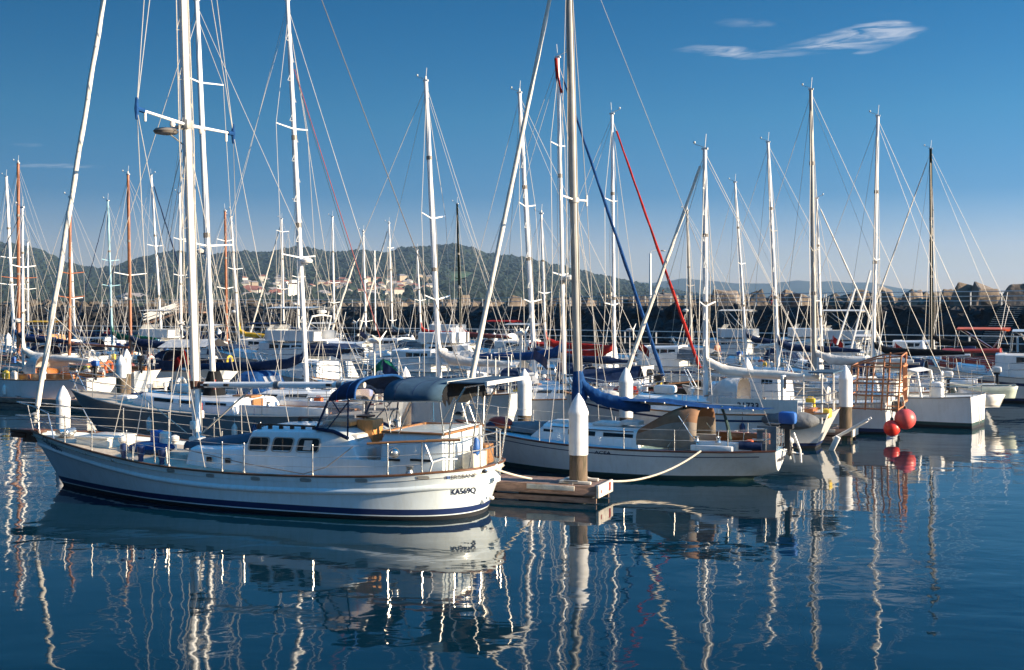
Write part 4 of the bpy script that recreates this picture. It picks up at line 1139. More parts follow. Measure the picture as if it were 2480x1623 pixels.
# curtain seen in the aft window
q = [L_(x, y, 1.195) for x, y in ((733, 1090), (752, 1091), (757, 1067), (738, 1067))]
part('curtain', 'pale_canvas', pil, lambda m: m.quad(*q), smooth=False)
for q in (((501, 1117), (514, 1118), (514, 1107), (501, 1106)), ((546, 1121), (559, 1121), (559, 1110), (546, 1109))):
    pane(trk, q, 1.075, 'glass', rim=.015)
ga, gc, gz = L_(627, 1040, .9).x, L_(765, 1042, .9).x, top[3].z
for sg in (1, -1): part('grab_rail', 'dark_wood', pil, lambda m: (m.tube([(ga, sg*.92, gz+.12), (gc, sg*.92, gz+.12)], .022, 6), [m.box((lerp(ga, gc, (i+.1)/5.2), sg*.92, gz+.06), (.10, .04, .12)) for i in range(6)]))
# aft cabin and cockpit well
aft = [L_(x, y, 1.1) for x, y in ((927, 1058), (932, 1048), (1000, 1047.5), (1071, 1047))]
afc = house_loft('aft_cabin', 'shade_tint_gelcoat', T, [(2.33, 1.05)] + [(p.x, p.z) for p in aft] + [(aft[-1].x-.03, aft[-1].z-.5)], 1.16, .88, tum=.97, crown=.02)
def trim(m):
    z = aft[1].z+.02; a, c = aft[1].x+.02, aft[3].x-.06
    m.box(((a+c)/2, 1.10, z), (abs(a-c)+.1, .12, .045), bev=.012); m.box(((a+c)/2, -1.10, z), (abs(a-c)+.1, .12, .045), bev=.012); m.box((c, 0, z+.004), (.12, 2.30, .045), bev=.012); m.box((a, 0, z+.003), (.10, 2.1, .045), bev=.012)
part('coaming_cap', 'teak', afc, trim)
for x, y, q in ((954, 1114, (.30, .02, .05)), (1018, 1115, (.50, .02, .05)), (926, 1136, (.24, .03, .10))): part('vent_slot', 'rubber', afc, lambda m: m.box(L_(x, y, 1.17), q), smooth=False)
zf = L_(888, 1114, 1.2).z
part('cockpit', ['shade_tint_gelcoat', 'teak'], T, lambda m: (m.box((2.72, 1.18, (zf+.8)/2), (1.3, .10, zf-.8), 0), m.box((2.72, -1.18, (1.75+.8)/2), (1.3, .10, .95), 0), m.box((2.72, 0, .98), (1.3, 2.3, .06), 1), m.box((2.75, -.75, 1.22), (1.1, .7, .4), 0, bev=.04)))
part('cockpit_locker', ['bright_wood', 'warm_white', 'dark_wood'], T, lambda m: (m.box((3.16, .02, 1.80), (.42, .55, .52), 0, bev=.02), m.box((3.18, .62, 1.60), (.30, .55, .34), 1, bev=.05), m.box((2.92, -.40, 1.62), (.35, .3, .34), 1, bev=.05), m.box((2.98, .05, 1.36), (.07, .16, .42), 0), m.box((3.0, .5, 1.30), (.3, .45, .3), 1, bev=.03), m.box((3.75, .2, 1.98), (.75, .8, .10), 0, bev=.02), m.box((3.4, -.2, 2.1), (.3, .4, .05), 2)))
part('steering_wheel', 'steel', T, lambda m: (m.tube([(2.52, .27*math.cos(i*PI/10), 2.03+.27*math.sin(i*PI/10)) for i in range(20)], .017, 6, closed=True), [m.tube([(2.52, 0, 2.03), (2.52, .27*math.cos(i*PI/3), 2.03+.27*math.sin(i*PI/3))], .010, 5) for i in range(6)], m.tube([(2.4, 0, 1.0), (2.46, 0, 2.03), (2.55, 0, 2.03)], .05, 8)))
# dodger and bimini
def arch_row(s, w, zs_, zt, n=14, p=.55):
    return [(s, w*math.copysign(min(1, abs(math.cos(PI*i/n))**p), math.cos(PI*i/n)), zs_+(zt-zs_)*abs(math.sin(PI*i/n))**.75) for i in range(n+1)]
dg = MB(); dg.loft([arch_row(2.90, 1.30, 2.64, 3.07), arch_row(3.1, 1.28, 2.62, 3.06), arch_row(3.4, 1.22, 2.58, 2.98), arch_row(3.62, 1.15, 2.56, 2.82), arch_row(3.66, 1.14, 2.54, 2.74)])
dod = dg.build('dodger', 'navy_canvas', T, angle=60)
so = dod.modifiers.new('thickness', 'SOLIDIFY'); so.thickness = .012
part('piping', 'blue_canvas', dod, lambda m: m.tube(arch_row(2.89, 1.305, 2.63, 3.085), .032, 6))
fr_top, fr_bot = arch_row(3.64, 1.13, 2.56, 2.80), [(3.97, p[1]*.98, 1.90+.04*abs(math.sin(PI*i/14))) for i, p in enumerate(arch_row(3.9, 1.13, 1.9, 1.95))]
part('window', 'vinyl', dod, lambda m: m.loft([fr_top, fr_bot]), angle=60)
for sg in (1, -1):
    part('window', 'vinyl', dod, lambda m: m.quad((3.64, sg*1.13, 2.56), (3.02, sg*1.29, 2.60), (3.10, sg*1.20, 1.78), (3.97, sg*1.11, 1.90)), smooth=False)
    part('frame', 'navy_canvas', dod, lambda m: (m.tube([(3.66, sg*1.14, 2.56), (3.98, sg*1.12, 1.90)], .030, 6), m.tube([(3.05, sg*1.30, 2.62), (3.12, sg*1.2, 1.72)], .022, 6), m.tube([(3.02, sg*1.29, 2.60), (3.72, sg*1.14, 1.86)], .016, 6), m.tube([(3.55, sg*1.18, 2.60), (3.30, sg*1.25, 2.32)], .016, 5), m.tube([(3.98, sg*1.12, 1.90), (3.5, sg*1.17, 1.86), (3.1, sg*1.21, 1.72)], .045, 6)))
part('frame', 'navy_canvas', dod, lambda m: m.tube([(3.98, 1.12, 1.91), (4.02, .5, 1.95), (4.02, -.5, 1.95), (3.98, -1.12, 1.91)], .045, 6))
bi = MB(); bi.loft([arch_row(2.16, 1.30, 2.60, 3.05), arch_row(1.9, 1.30, 2.62, 3.06), arch_row(1.45, 1.31, 2.60, 3.02), arch_row(1.1, 1.31, 2.62, 3.06), arch_row(.74, 1.28, 2.66, 3.05)])
bim = bi.build('bimini', 'slate_canvas', T, angle=60); so = bim.modifiers.new('thickness', 'SOLIDIFY'); so.thickness = .012
for s in (1.88, 1.45, 1.08):
    part('seam', 'navy_canvas', bim, lambda m: m.tube([(p[0], p[1], p[2]+.004) for p in arch_row(s, 1.312, 2.60, itp([1.1, 1.45, 1.9], [3.065, 3.025, 3.065], s))], .010, 5))
for s, w_, a_, z_ in ((3.1, 1.285, 2.62, 3.065), (3.4, 1.225, 2.58, 2.985)):
    part('seam', 'blue_canvas', dod, lambda m: m.tube(arch_row(s, w_, a_, z_), .009, 5))
for s, s2 in ((2.15, 2.05), (.78, .75), (1.45, 1.85)):
    for sg in (1, -1):
        part('frame', 'steel', bim, lambda m: m.tube([(s, sg*1.29, 2.62), (s2, sg*1.15, aft[1].z)], .017, 6))
for sg in (1, -1):
    part('frame', 'steel', bim, lambda m: m.tube([(3.0, sg*1.31, 2.615), (2.1, sg*1.33, 2.60), (.7, sg*1.31, 2.64)], .016, 6))
    part('side_screen', 'smoke_vinyl', bim, lambda m: m.quad((2.9, sg*1.27, 2.6), (2.16, sg*1.30, 2.58), (2.14, sg*1.16, 1.95), (2.95, sg*1.18, 1.8))) if sg < 0 else None
part('rear_flap', 'black_canvas', bim, lambda m: m.loft([arch_row(.735, 1.26, 2.64, 3.04), [(.66, p[1]*.97, min(p[2], 2.60-.10*math.cos(i*1.9))) for i, p in enumerate(arch_row(.7, 1.26, 2.56, 3.04))]]), angle=70)
arch = part('solar_arch', 'steel', T, lambda m: [(m.tube([L_(1086, 1141, 1.0)*1 if sg > 0 else Vector((.7, -1.0, 1.07)), Vector((.66, sg*1.02, 2.0)), Vector((.5, sg*1.02, 2.6)), Vector((.30, sg*1.0, 2.93))], .024, 7), m.tube([Vector((.22, sg*.95, 1.13)), Vector((.05, sg*.98, 2.2)), Vector((-.02, sg*1.0, 2.98))], .02, 6)) for sg in (1, -1)] + [m.tube([(.30, 1.0, 2.94), (.30, -1.0, 2.94)], .02, 6)])
part('solar_panel', ['slate_canvas', 'warm_white'], arch, lambda m: (m.box((.27, -.30, 3.03), (.90, 2.55, .03), 0), m.box((-.20, -.30, 3.03), (.06, 2.6, .085), 1), m.box((.74, -.30, 3.03), (.04, 2.6, .05), 1)))
# mast, boom and rigging
mb0 = CF.loc(479, 1070, 0)
mtw = at(410, -990, 30.0); mt = CF.to_local(mtw); mb1 = Vector((mb0.x, 0, .95))
def cm(k): return mb1.lerp(Vector((mt.x, mt.y, mt.z)), k)
def cmz(z): return cm((z-mb1.z)/(mt.z-mb1.z))
cmast = part('mast', 'mast_white', T, lambda m: m.tube([cm(i/12) for i in range(13)], [.115]*10+[.105, .095, .085], 14))
part('mast_track', 'mast_alu', cmast, lambda m: (m.tube([cm(.03)+Vector((-.13, -.02, 0)), cm(1)+Vector((-.10, -.02, 0))], .018, 5), m.tube([cm(.02)+Vector((-.05, .13, 0)), cm(.98)+Vector((-.04, .11, 0))], .012, 5)))
part('mast_collar', 'dark_wood', cmast, lambda m: (m.tube([cmz(2.66), cmz(2.86)], .135, 12), m.box(cmz(2.76)+Vector((-.18, 0, 0)), (.22, .14, .16), bev=.03)))
part('mast_base', 'warm_white', cmast, lambda m: (m.box(cmz(1.25)+Vector((0, 0, 0)), (.32, .34, .42), bev=.05), m.box(cmz(1.75)+Vector((.0, .16, 0)), (.14, .1, .22), bev=.03), m.box(cmz(2.0)+Vector((-.02, -.17, 0)), (.14, .1, .2), bev=.03)))
for i in range(17):
    z = 3.6+i*.62; sg = 1 if i % 2 else -1; p = cmz(z)
    part('mast_step', 'mast_alu', cmast, lambda m: m.tube([p+Vector((.02, sg*.11, 0)), p+Vector((.02, sg*.27, -.03)), p+Vector((.02, sg*.11, .34))], .012, 5))
sc = cmz(H-(302-HY)*30/F)
spp = [sc+Vector((-.05, 2.0, .10)), sc+Vector((-.05, -1.95, .04))]
for e in spp:
    sp_ = part('spreader', 'mast_white', cmast, lambda m: m.tube([sc, e], [.045, .03], 8))
    part('spreader_boot', 'blue_canvas', sp_, lambda m: (m.tube([e+Vector((0, 0, -.26)), e+Vector((0, 0, 0)), e+Vector((0, 0, .26))], [.03, .055, .03], 8), m.tube([e, e.lerp(sc, .13)], .06, 8)))
    part('deck_light', 'warm_white', sp_, lambda m: m.lathe(e.lerp(sc, .70)+Vector((0, 0, -.16)), [(.05, 0), (.07, .05), (.05, .14)], 8))
    part('flag_block', 'warm_white', sp_, lambda m: m.lathe(e.lerp(sc, .16)+Vector((0, 0, -.24)), [(.03, 0), (.035, .1), (.03, .2)], 8))
q = sc + Vector((.45, .25, -.14))
part('radar', ['wire_dark', 'mast_alu'], cmast, lambda m: (m.lathe(q+Vector((0, 0, -.09)), [(.10, -.03), (.27, 0), (.31, .06), (.26, .12), (.1, .15)], 18, 0), m.tube([q, sc+Vector((0, 0, .0))], .05, 6, 1), m.tube([q+Vector((-.1, 0, -.1)), sc+Vector((0, .05, -.55))], .02, 5, 1), m.box(sc, (.26, .30, .26), 1, bev=.05)))
bow = Vector((13.25, 0, 1.55))
hd_ = cm(.995)
rod('forestay', 'wire', T, [bow, hd_], .012, 5)
# roller furled genoa: runs from the drum up to the masthead
n = 46; a, c = bow.lerp(hd_, .025), bow.lerp(hd_, .95)
gen = MB()
gen.tube([a.lerp(c, i/n)+Vector((0, .012*math.sin(i*1.3), 0)) for i in range(n+1)], [(.072-.018*i/n)*(1+.07*math.sin(i*2.3)) for i in range(n+1)], 9)
gen.build('furled_genoa', 'sailcloth', T, angle=70)
part('furling_drum', 'mast_alu', T, lambda m: m.lathe(bow+Vector((-.02, 0, .05)), [(.04, 0), (.13, .03), (.05, .06), (.05, .22), (.13, .25), (.04, .3)], 12))
rod('backstay', 'wire_dark', T, [Vector((.05, -.2, 1.15)), hd_], .011, 5)
for i, sg in enumerate((1, -1)):
    e = spp[i]
    for dx, up in ((-.1, None), (-.45, .62), (.55, .62)):
        cp = Vector((mb0.x+dx, sg*1.82, 1.02))
        if up is None:
            part('shroud', 'wire', T, lambda m: m.tube([cp, e, cm(.97)], .010, 5))
        else:
            part('shroud', 'wire', T, lambda m: m.tube([cp, sc-Vector((0, 0, .25))], .010, 5))
        part('turnbuckle', 'steel', T, lambda m: m.tube([cp, cp.lerp(e, .045)], .022, 6))
    part('shroud', 'wire', T, lambda m: m.tube([e, cm(.78)], .010, 5))
    part('shroud', 'wire', T, lambda m: m.tube([Vector((mb0.x-1.6, sg*1.95, 1.0)), e], .009, 5))
    part('halyard', 'rope', T, lambda m: m.tube([cmz(2.2)+Vector((.05, sg*.2, 0)), cmz(9)+Vector((.02, sg*.30, 0)), cm(.95)+Vector((0, sg*.1, 0))], .012, 5))
rod('baby_stay', 'wire', T, [Vector((10.7, 0, 1.2)), sc-Vector((0, 0, .1))], .010, 5)
rod('jib_sheet', 'rope', T, [CF.loc(108, 745, 0), CF.loc(300, 925, 0), CF.loc(452, 1048, .1)], .014, 6)
g0, g1 = cmz(2.76)+Vector((-.2, 0, 0)), Vector((3.35, -.05, 2.86))
cbm = part('boom', 'mast_white', T, lambda m: m.tube([g0, g1], [.075, .075], 12))
for k in (.46, .84, .885): part('boom_band', 'grey_canvas', cbm, lambda m: m.tube([g0.lerp(g1, k), g0.lerp(g1, k+.03)], .092, 12))
for k in (.04, .17, .80, .955): part('boom_block', 'rubber', cbm, lambda m: m.box(g0.lerp(g1, k)+Vector((0, .10, 0)), (.13, .06, .06)))
rod('mainsheet', 'rope', T, [g0.lerp(g1, .86), Vector((4.4, 0, top[4].z+.05))], .014, 5)
rod('vang', 'rope', T, [g0.lerp(g1, .34), cmz(1.5)+Vector((-.1, 0, 0))], .022, 6)
# rails
stx = [hull_px(CF, CH, x, y).x for x, y in ((152, 1066), (219, 1090), (303, 1110), (407, 1131), (536, 1146), (589, 1149), (755, 1153), (937, 1152))]
for sg in (1, -1):
    pts = []
    for x in stx + [1.05]:
        y = sg*(CH.half(x)-.03); z = CH.sheer(x)
        part('stanchion', 'steel', T, lambda m: (m.tube([(x, y, z), (x, y, z+.68)], .015, 6), m.ball((x, y, z+.69), .02, n=6, k=4), m.tube([(x, y, z), (x, y, z+.06)], .028, 6)))
        pts.append((x, y, z))
    for k in (.66, .42, .2):
        part('lifeline', 'wire', T, lambda m: m.tube([(13.2, sg*.12, 1.43+k*.95)] + [(p[0], p[1], p[2]+k) for p in pts], .006, 4))
    part('hand_rail', 'teak', T, lambda m: m.tube([(2.25, sg*(CH.half(2.25)-.03), CH.sheer(2.25)+.72), (1.4, sg*(CH.half(1.4)-.03), CH.sheer(1.4)+.72), (.2, sg*(CH.half(.75)-.05), CH.sheer(.75)+.72)], .028, 7))
part('pulpit', 'steel', T, lambda m: ([m.tube([(11.9, sg*.78, CH.sheer(11.9)), (12.2, sg*.66, CH.sheer(12)+.62), (13.0, sg*.34, 2.10), (13.85, .0, 2.16)], .018, 6) for sg in (1, -1)] + [m.tube([(12.0, sg*.74, CH.sheer(12)+.32), (13.0, sg*.32, 1.78), (13.9, 0, 1.80)], .016, 6) for sg in (1, -1)] + [m.tube([(13.2, sg*.1, 1.42), (13.3, sg*.2, 2.12)], .016, 6) for sg in (1, -1)] + [m.tube([(12.6, sg*.5, 1.36), (12.75, sg*.45, 2.02)], .014, 6) for sg in (1, -1)]))
part('pushpit', 'steel', T, lambda m: ([m.tube([(1.0, 1.56, z), (.45, 1.26, z+.03), (.12, .72, z+.04), (.02, 0, z+.04), (.12, -.72, z+.04), (.45, -1.26, z+.03), (1.0, -1.56, z)], r, 6) for z, r in ((1.80, .018), (1.48, .014))] + [m.tube([(x, y, 1.12), (x, y, 1.83)], .016, 6) for x, y in ((.45, 1.26), (.10, .6), (.10, -.6), (.45, -1.26))]))
part('bowsprit', 'dark_wood', T, lambda m: (m.box((13.45, 0, 1.40), (.95, .34, .09), bev=.02), m.box((13.75, 0, 1.28), (.5, .16, .13), bev=.03), m.box((13.35, 0, 1.22), (.5, .10, .24))))
part('anchor_winch', 'steel', T, lambda m: (m.box((12.2, 0, 1.38), (.34, .3, .2), bev=.05), m.tube([(12.2, -.3, 1.42), (12.2, .3, 1.42)], .09, 10)))
c = CF.loc(238, 1072, .3)
part('deck_box', 'cream_gelcoat', T, lambda m: (m.box((c.x, .0, c.z-.02), (1.0, 1.1, .30), bev=.03), m.box((c.x, .0, c.z+.15), (1.06, 1.16, .05), bev=.015)))
c = CF.loc(355, 1082, .45)
part('blue_hatch_cover', 'blue_canvas', T, lambda m: m.ball((c.x, c.y-.2, c.z-.04), (.62, .5, .16), n=14, k=8))
part('blue_drum', ['blue_paint', 'warm_white'], T, lambda m: (m.lathe((c.x-.05, c.y-.35, c.z+.04), [(.17, 0), (.17, .32), (.12, .34)], 14, 0), m.lathe((c.x-.34, c.y-.3, c.z+.05), [(.15, 0), (.15, .28), (.1, .31)], 14, 1)))
for (x, y) in ((341, 1105), (392, 1113), (300, 1100)):
    q = CF.loc(x, y, 1.25)
    part('bollard', 'navy', T, lambda m: m.lathe((q.x, q.y, q.z-.22), [(.07, 0), (.06, .2), (.09, .28), (.09, .46), (.02, .49)], 10))
c = CF.loc(540, 1065, .2)
din = MB(); rows = []
for i in range(9):
    k = i/8; x = lerp(6.05, 8.35, k); w_ = .62*math.sin(PI*min(max(k*.86+.1, 0), 1))**.6; zt = lerp(c.z+.20, c.z-.12, k)
    rows.append([(x, w_*math.cos(PI*j/8), zt-.16+.20*math.sin(PI*j/8)+.012*math.sin(i*3+j*2)) for j in range(9)])
din.loft(rows)
din.build('dinghy_cover', 'slate_canvas', T, angle=70)
for (x, s_) in ((9.9, .55), (9.2, -.6)):
    part('vent', 'warm_white', T, lambda m: m.lathe((x, s_, CH.sheer(x)-.1), [(.06, 0), (.06, .2), (.12, .26), (.12, .36), (.04, .4)], 10))
q = CF.loc(955, 1097, 1.62)
part('ball_fender', 'steel', T, lambda m: m.ball(q, .125, n=16, k=10))
q = CF.loc(992, 1143, 1.5)
part('winch', 'steel', T, lambda m: m.lathe((q.x, q.y, q.z-.05), [(.11, 0), (.07, .07), (.07, .14), (.10, .18), (.03, .2)], 12))
part('davit', 'mast_white', T, lambda m: (m.tube([CF.loc(1029, 1075, 1.62), CF.loc(1047, 1122, 1.6), CF.loc(1041, 1142, 1.55)], .022, 6), m.tube([CF.loc(1047, 1120, 1.6), CF.loc(1070, 1113, 1.5), CF.loc(1108, 1112, 1.3)], .022, 6), m.tube([CF.loc(1029, 1075, 1.62), CF.loc(1022, 1124, 1.6)], .012, 6)))
q = CF.loc(1165, 1130, .05); q2 = CF.loc(1163, 1030, .0)
part('flag_pole', 'mast_white', T, lambda m: m.tube([q, q2], [.055, .04], 8))
part('stern_locker', ['pale_board', 'teak'], T, lambda m: (m.box((.42, .15, 1.24), (.28, .8, .34), 0, bev=.02), m.box((.55, -.65, 1.28), (.35, .5, .45), 1, bev=.02)))
q = CF.loc(1153, 1082, .35)
tag(part('fender', 'blue_paint', None, lambda m: m.lathe((0, 0, -.22), [(.02, 0), (.075, .06), (.085, .2), (.075, .36), (.02, .43)], 12)), 'small blue fender hanging on the stern rail of the large white ketch', 'fender').location = CF.to_world(q)
rod('rail_rope', 'wire_dark', T, [CF.loc(446, 1088, 1.35), CF.loc(590, 1122, 1.5), CF.loc(735, 1148, 1.6), CF.loc(790, 1132, 1.5), CF.loc(855, 1082, 1.3)], .012, 5)
BOATS.append(('ketch', CF.o.copy(), 159, 13.2))

# ================================================================== finger dock, pile and ropes in front
pE = Vector((2.22, 28.97, 0))
t, FF = finger(CX+pE.x*F/pE.y, HY, 12.5, 'weathered timber finger dock beside the large white ketch, pale end board to the right', Y=pE.y, hd=159, w=1.15, z=.42)
part('pile_guide', 'pale_board', t, lambda m: (m.box((.62, .32, .47), (.80, .10, .07), bev=.01), m.box((.62, -.30, .47), (.80, .10, .07), bev=.01), m.box((.98, 0, .47), (.1, .54, .068), bev=.01)))
part('red_mark', 'red_paint', t, lambda m: (m.box((-.069, -.30, .33), (.012, .14, .20)), m.box((-.069, .42, .30), (.012, .05, .08))))
pp = FF.to_world((.64, .0, 0))
pile_post(CX+pp.x*F/pp.y, 952, 1100, pp.y, 'white capped mooring pile standing through the front finger dock', .46)
rp = [CF.to_world(Vector((-.03, .0, 1.02))), FF.to_world(Vector((1.75, .30, .50)))]
def rope(label, pts, sg, r=.02):
    o = Vector(pts[0])
    b = MB(); P = sag(pts[0], pts[1], sg, 16)
    b.tube([p-o for p in P], r, 7)
    ob = b.build('mooring_rope', 'rope', None); ob.location = o
    return tag(ob, label, 'rope', 'mooring ropes at the front dock')
rope('taut pale mooring rope from the stern of the white ketch to the dock', rp, .02, .024)

# ================================================================== second sloop
DF = Frame(7.3, 32.3, 155.0)
DH = Hull([(0, .14, .78, .0, .88, .27), (.4, .55, .93, .0, .865, .13), (.8, 1.0, 1.05, .30, .85, 0), (1.3, 1.7, 1.18, .62, .835, 0), (2, 2.5, 1.32, 1.0, .82, 0), (3.5, 3.7, 1.48, 1.28, .80), (5, 5, 1.5, 1.3, .82), (6.5, 6.3, 1.35, 1.05, .88), (7.8, 7.35, 1.03, .66, .97), (8.9, 8.25, .58, .28, 1.08), (9.6, 8.75, .2, .08, 1.19), (9.95, 9.0, .03, .015, 1.25)], 1.1)
st = []
for a, b in zip(DH.st[:-1], DH.st[1:]):
    n = 3 if b[0]-a[0] > .6 else 2
    za, zb = (a[5] if len(a) > 5 else 0), (b[5] if len(b) > 5 else 0)
    st += [tuple([lerp(a[0], b[0], i/n)] + [itp(DH.xd, [q[j] for q in DH.st], lerp(a[0], b[0], i/n)) for j in (1, 2, 3, 4)] + [lerp(za, zb, i/n)]) for i in range(n)]
st.append(DH.st[-1]); DH = Hull(st, 1.1)
S = thing('sloop', 'white sloop with blue sail cover and brown sprayhood behind the front pile', 'sailboat', (DF.o.x, DF.o.y, 0), DF.a)
dho = DH.build(S, ['antifoul_green', 'antifoul_green', 'white_gelcoat'], [(.03, 0), (.14, 1), (None, 2)])
DH.deck(S, 'blue_deck', .03, .06)
DH.rail(S, 'dark_wood', .028, .015)
b = MB()
for sg in (1, -1):
    b.loft([[(p.x, sg*(p.y+.005), p.z) for p in (DH.pt(q, q[4]-.125), DH.pt(q, q[4]-.15))] for q in DH.st[2:-1]])
b.build('cove_stripe', 'navy', dho)
D_ = lambda x, y, v: DF.loc(x, y, v)
hull_text(dho, DF, DH, 'ACEA', (1440, 1099), (1480, 1101), 8, 'letter', 'name_lettering', 0, .015)
b = MB()
for k in range(7):
    y0 = .42-k*.13; xx = lambda z: lerp(.14, 0, z/.88)-.012
    pts = [(xx(.6+.04*math.sin(j*2+k))-.004, y0-j*.03, .6+.05*math.sin(j*2.1+k*1.3)) for j in range(5)]
    b.tube(pts, .009, 4)
b.build('transom_script', 'letter', dho)
x0, x1 = 3.75, 7.3
dcb = cabin_block(S, DH, x0, x1, .92, .62, 0, .50, 'white_gelcoat', front=.7)
for sg in (1, -1):
    for xa, xb in ((3.95, 4.85), (5.1, 5.95)): side_window(dcb, DH, xa, xb, .92, .62, x0, x1, .46, .80, .5, sg)
    side_window(dcb, DH, 6.45, 6.75, .92, .62, x0, x1, .42, .74, .45, sg)
part('cabin_trim', 'dark_wood', dcb, lambda m: [m.tube([(x, sg*(lerp(.92, .62, max((x-x0)/(x1-x0), 0)**1.4)*.87), DH.sheer(x)+.44-.06*(x-x0)/(x1-x0)) for x in (3.95, 4.8, 5.7, 6.5)], .014, 5) for sg in (1, -1)])
part('hatch', 'warm_white', dcb, lambda m: (m.box((4.9, 0, 1.37), (.9, .75, .09), bev=.03), m.box((6.4, 0, 1.36), (.6, .6, .10), bev=.03), m.box((4.2, .2, 1.44), (.55, .5, .12), bev=.03)))
hood = MB()
def hrow(s, w, z0, zt): return [(s, w*math.copysign(min(1, abs(math.cos(PI*i/12))**.5), math.cos(PI*i/12)), z0+(zt-z0)*abs(math.sin(PI*i/12))**.62) for i in range(13)]
hood.loft([hrow(2.1, 1.0, .86, 1.95), hrow(2.35, 1.02, .86, 1.99), hrow(2.75, 1.0, .86, 1.93), hrow(3.0, .98, .86, 1.84), hrow(3.85, .9, .9, 1.34)], [0, 0, 1, 1, 1, 1, 1, 1, 1, 1, 0, 0])
hood_o = hood.build('sprayhood', ['tan_canvas', 'brown_canvas'], S, angle=70); so = hood_o.modifiers.new('thickness', 'SOLIDIFY'); so.thickness = .012
for sg in (1, -1): part('frame', 'steel', hood_o, lambda m: (m.tube([(2.0, sg*1.0, .9), (2.6, sg*.98, 1.75)], .014, 5), m.tube([(2.9, sg*.99, .9), (2.3, sg*1.0, 1.82)], .014, 5)))
part('cockpit', ['white_gelcoat', 'dark_wood', 'varnish'], S, lambda m: ([m.box((1.75, sg*.86, .96), (2.3, .12, .28), 0, bev=.03) for sg in (1, -1)] + [m.box((1.7, 0, .86), (2.3, 1.5, .05), 1), m.box((1.2, -.62, 1.06), (1.5, .3, .32), 2, bev=.02), m.box((1.5, .55, 1.0), (1.8, .35, .08), 2)]))
part('side_locker', 'white_gelcoat', S, lambda m: m.box((1.65, 1.04, .92), (1.15, .22, .16), bev=.03))
part('canvas_roll', 'navy_canvas', S, lambda m: m.tube([(.35, .82, 1.0), (.95, .9, 1.02)], .12, 10))
mbp = Vector((D_(1403, 1000, 0).x, 0, .9)); mtp = DF.to_local(at(1378, -40, 34.8))
mtp2 = mbp + (mtp-mbp)*1.16
def dm(k): return mbp.lerp(mtp2, k)
def dmz(z): return dm((z-mbp.z)/(mtp2.z-mbp.z))
dmast = part('mast', 'mast_alu', S, lambda m: m.tube([dm(i/8) for i in range(9)], [.125]*6+[.115, .105, .10], 14))
part('mast_track', 'wire_dark', dmast, lambda m: m.tube([dm(.1)+Vector((-.12, .045, 0)), dm(1)+Vector((-.10, .03, 0))], .022, 5))
c = dmz(H-(483-HY)*34.7/F)
tips = [c+Vector((0, 1.02, .05)), c+Vector((0, -1.02, .05))]
for e in tips:
    s1 = part('spreader', 'mast_white', dmast, lambda m: m.tube([c, e], .028, 7))
    part('spreader_tip', 'warm_white', s1, lambda m: m.tube([e-Vector((0, 0, .16)), e+Vector((0, 0, .16))], .035, 7))
part('spreader_bracket', 'mast_alu', dmast, lambda m: m.tube([c-Vector((0, 0, .09)), c+Vector((0, 0, .05))], .16, 12))
dbow = Vector((9.7, 0, 1.3))
rod('forestay', 'wire', S, [dbow, dm(.995)], .010, 5)
n = 40; a, e2 = dbow.lerp(dm(.995), .03), dbow.lerp(dm(.995), .93)
gg = MB(); gg.tube([a.lerp(e2, i/n) for i in range(n+1)], [(.085-.03*i/n)*(1+.06*math.sin(i*2.1)) for i in range(n+1)], 9)
gg.build('furled_genoa', 'sailcloth', S, angle=70)
part('furling_drum', 'mast_alu', S, lambda m: m.lathe(dbow+Vector((0, 0, .04)), [(.03, 0), (.11, .03), (.05, .06), (.05, .16), (.11, .19), (.04, .22)], 10))
rod('backstay', 'wire', S, [Vector((.1, 0, .95)), dm(.99)], .009, 5)
for i, sg in enumerate((1, -1)):
    cp = Vector((mbp.x-.1, sg*1.4, .9))
    part('shroud', 'wire', S, lambda m: m.tube([cp, tips[i], dm(.97)], .010, 5))
    for dx in (-.5, .45): part('shroud', 'wire', S, lambda m: m.tube([cp+Vector((dx, 0, 0)), c-Vector((0, 0, .2))], .009, 5))
rod('halyard', 'rope', S, [dmz(1.5)+Vector((.25, .1, 0)), dm(.96)], .010, 5)
rod('halyard', 'rope', S, [D_(1370, 960, .5), dm(.9)], .010, 5)
bg0, bg1 = dmz(2.0)+Vector((-.15, 0, 0)), Vector((1.0, .05, 1.98))
dboom = part('boom', 'mast_alu', S, lambda m: m.tube([bg0, bg1], .055, 8))
part('mast_wrap', 'blue_canvas', dboom, lambda m: m.tube([dmz(1.75), dmz(2.1)+Vector((-.04, 0, 0)), dmz(2.5)+Vector((-.03, 0, 0)), dmz(2.85)], [.20, .24, .20, .14], 12))
sail_bundle(dboom, [dmz(2.70)+Vector((-.08, 0, 0)), dmz(2.42)+Vector((-.20, 0, 0)), dmz(2.18)+Vector((-.42, 0, 0)), dmz(2.02)+Vector((-.80, 0, 0)), Vector((4.6, 0, 1.93)), Vector((4.1, 0, 1.87)), Vector((3.75, 0, 1.86))], [.10, .17, .22, .24, .23, .22, .13], 'blue_canvas', seed=5)
part('awning', 'blue_canvas', S, lambda m: m.loft([[(s, w_*k, z-.10*abs(k)**1.3*w_) for k in (-1, -.5, 0, .5, 1)] for s, w_, z in ((4.7, .05, 2.06), (4.2, .35, 2.09), (3.3, .65, 2.14), (2.4, .6, 2.05), (1.4, .55, 2.0), (.5, .35, 1.98), (.2, .06, 1.98))]), angle=70)
part('awning_eyelets', 'warm_white', S, lambda m: [m.ball((s, .68*k, z), .028, n=6, k=4) for s, k, z in ((3.7, .82, 2.06), (3.1, 1.0, 2.06), (2.5, .92, 1.99), (1.9, .85, 1.96), (1.3, .8, 1.94), (.7, .6, 1.93))])
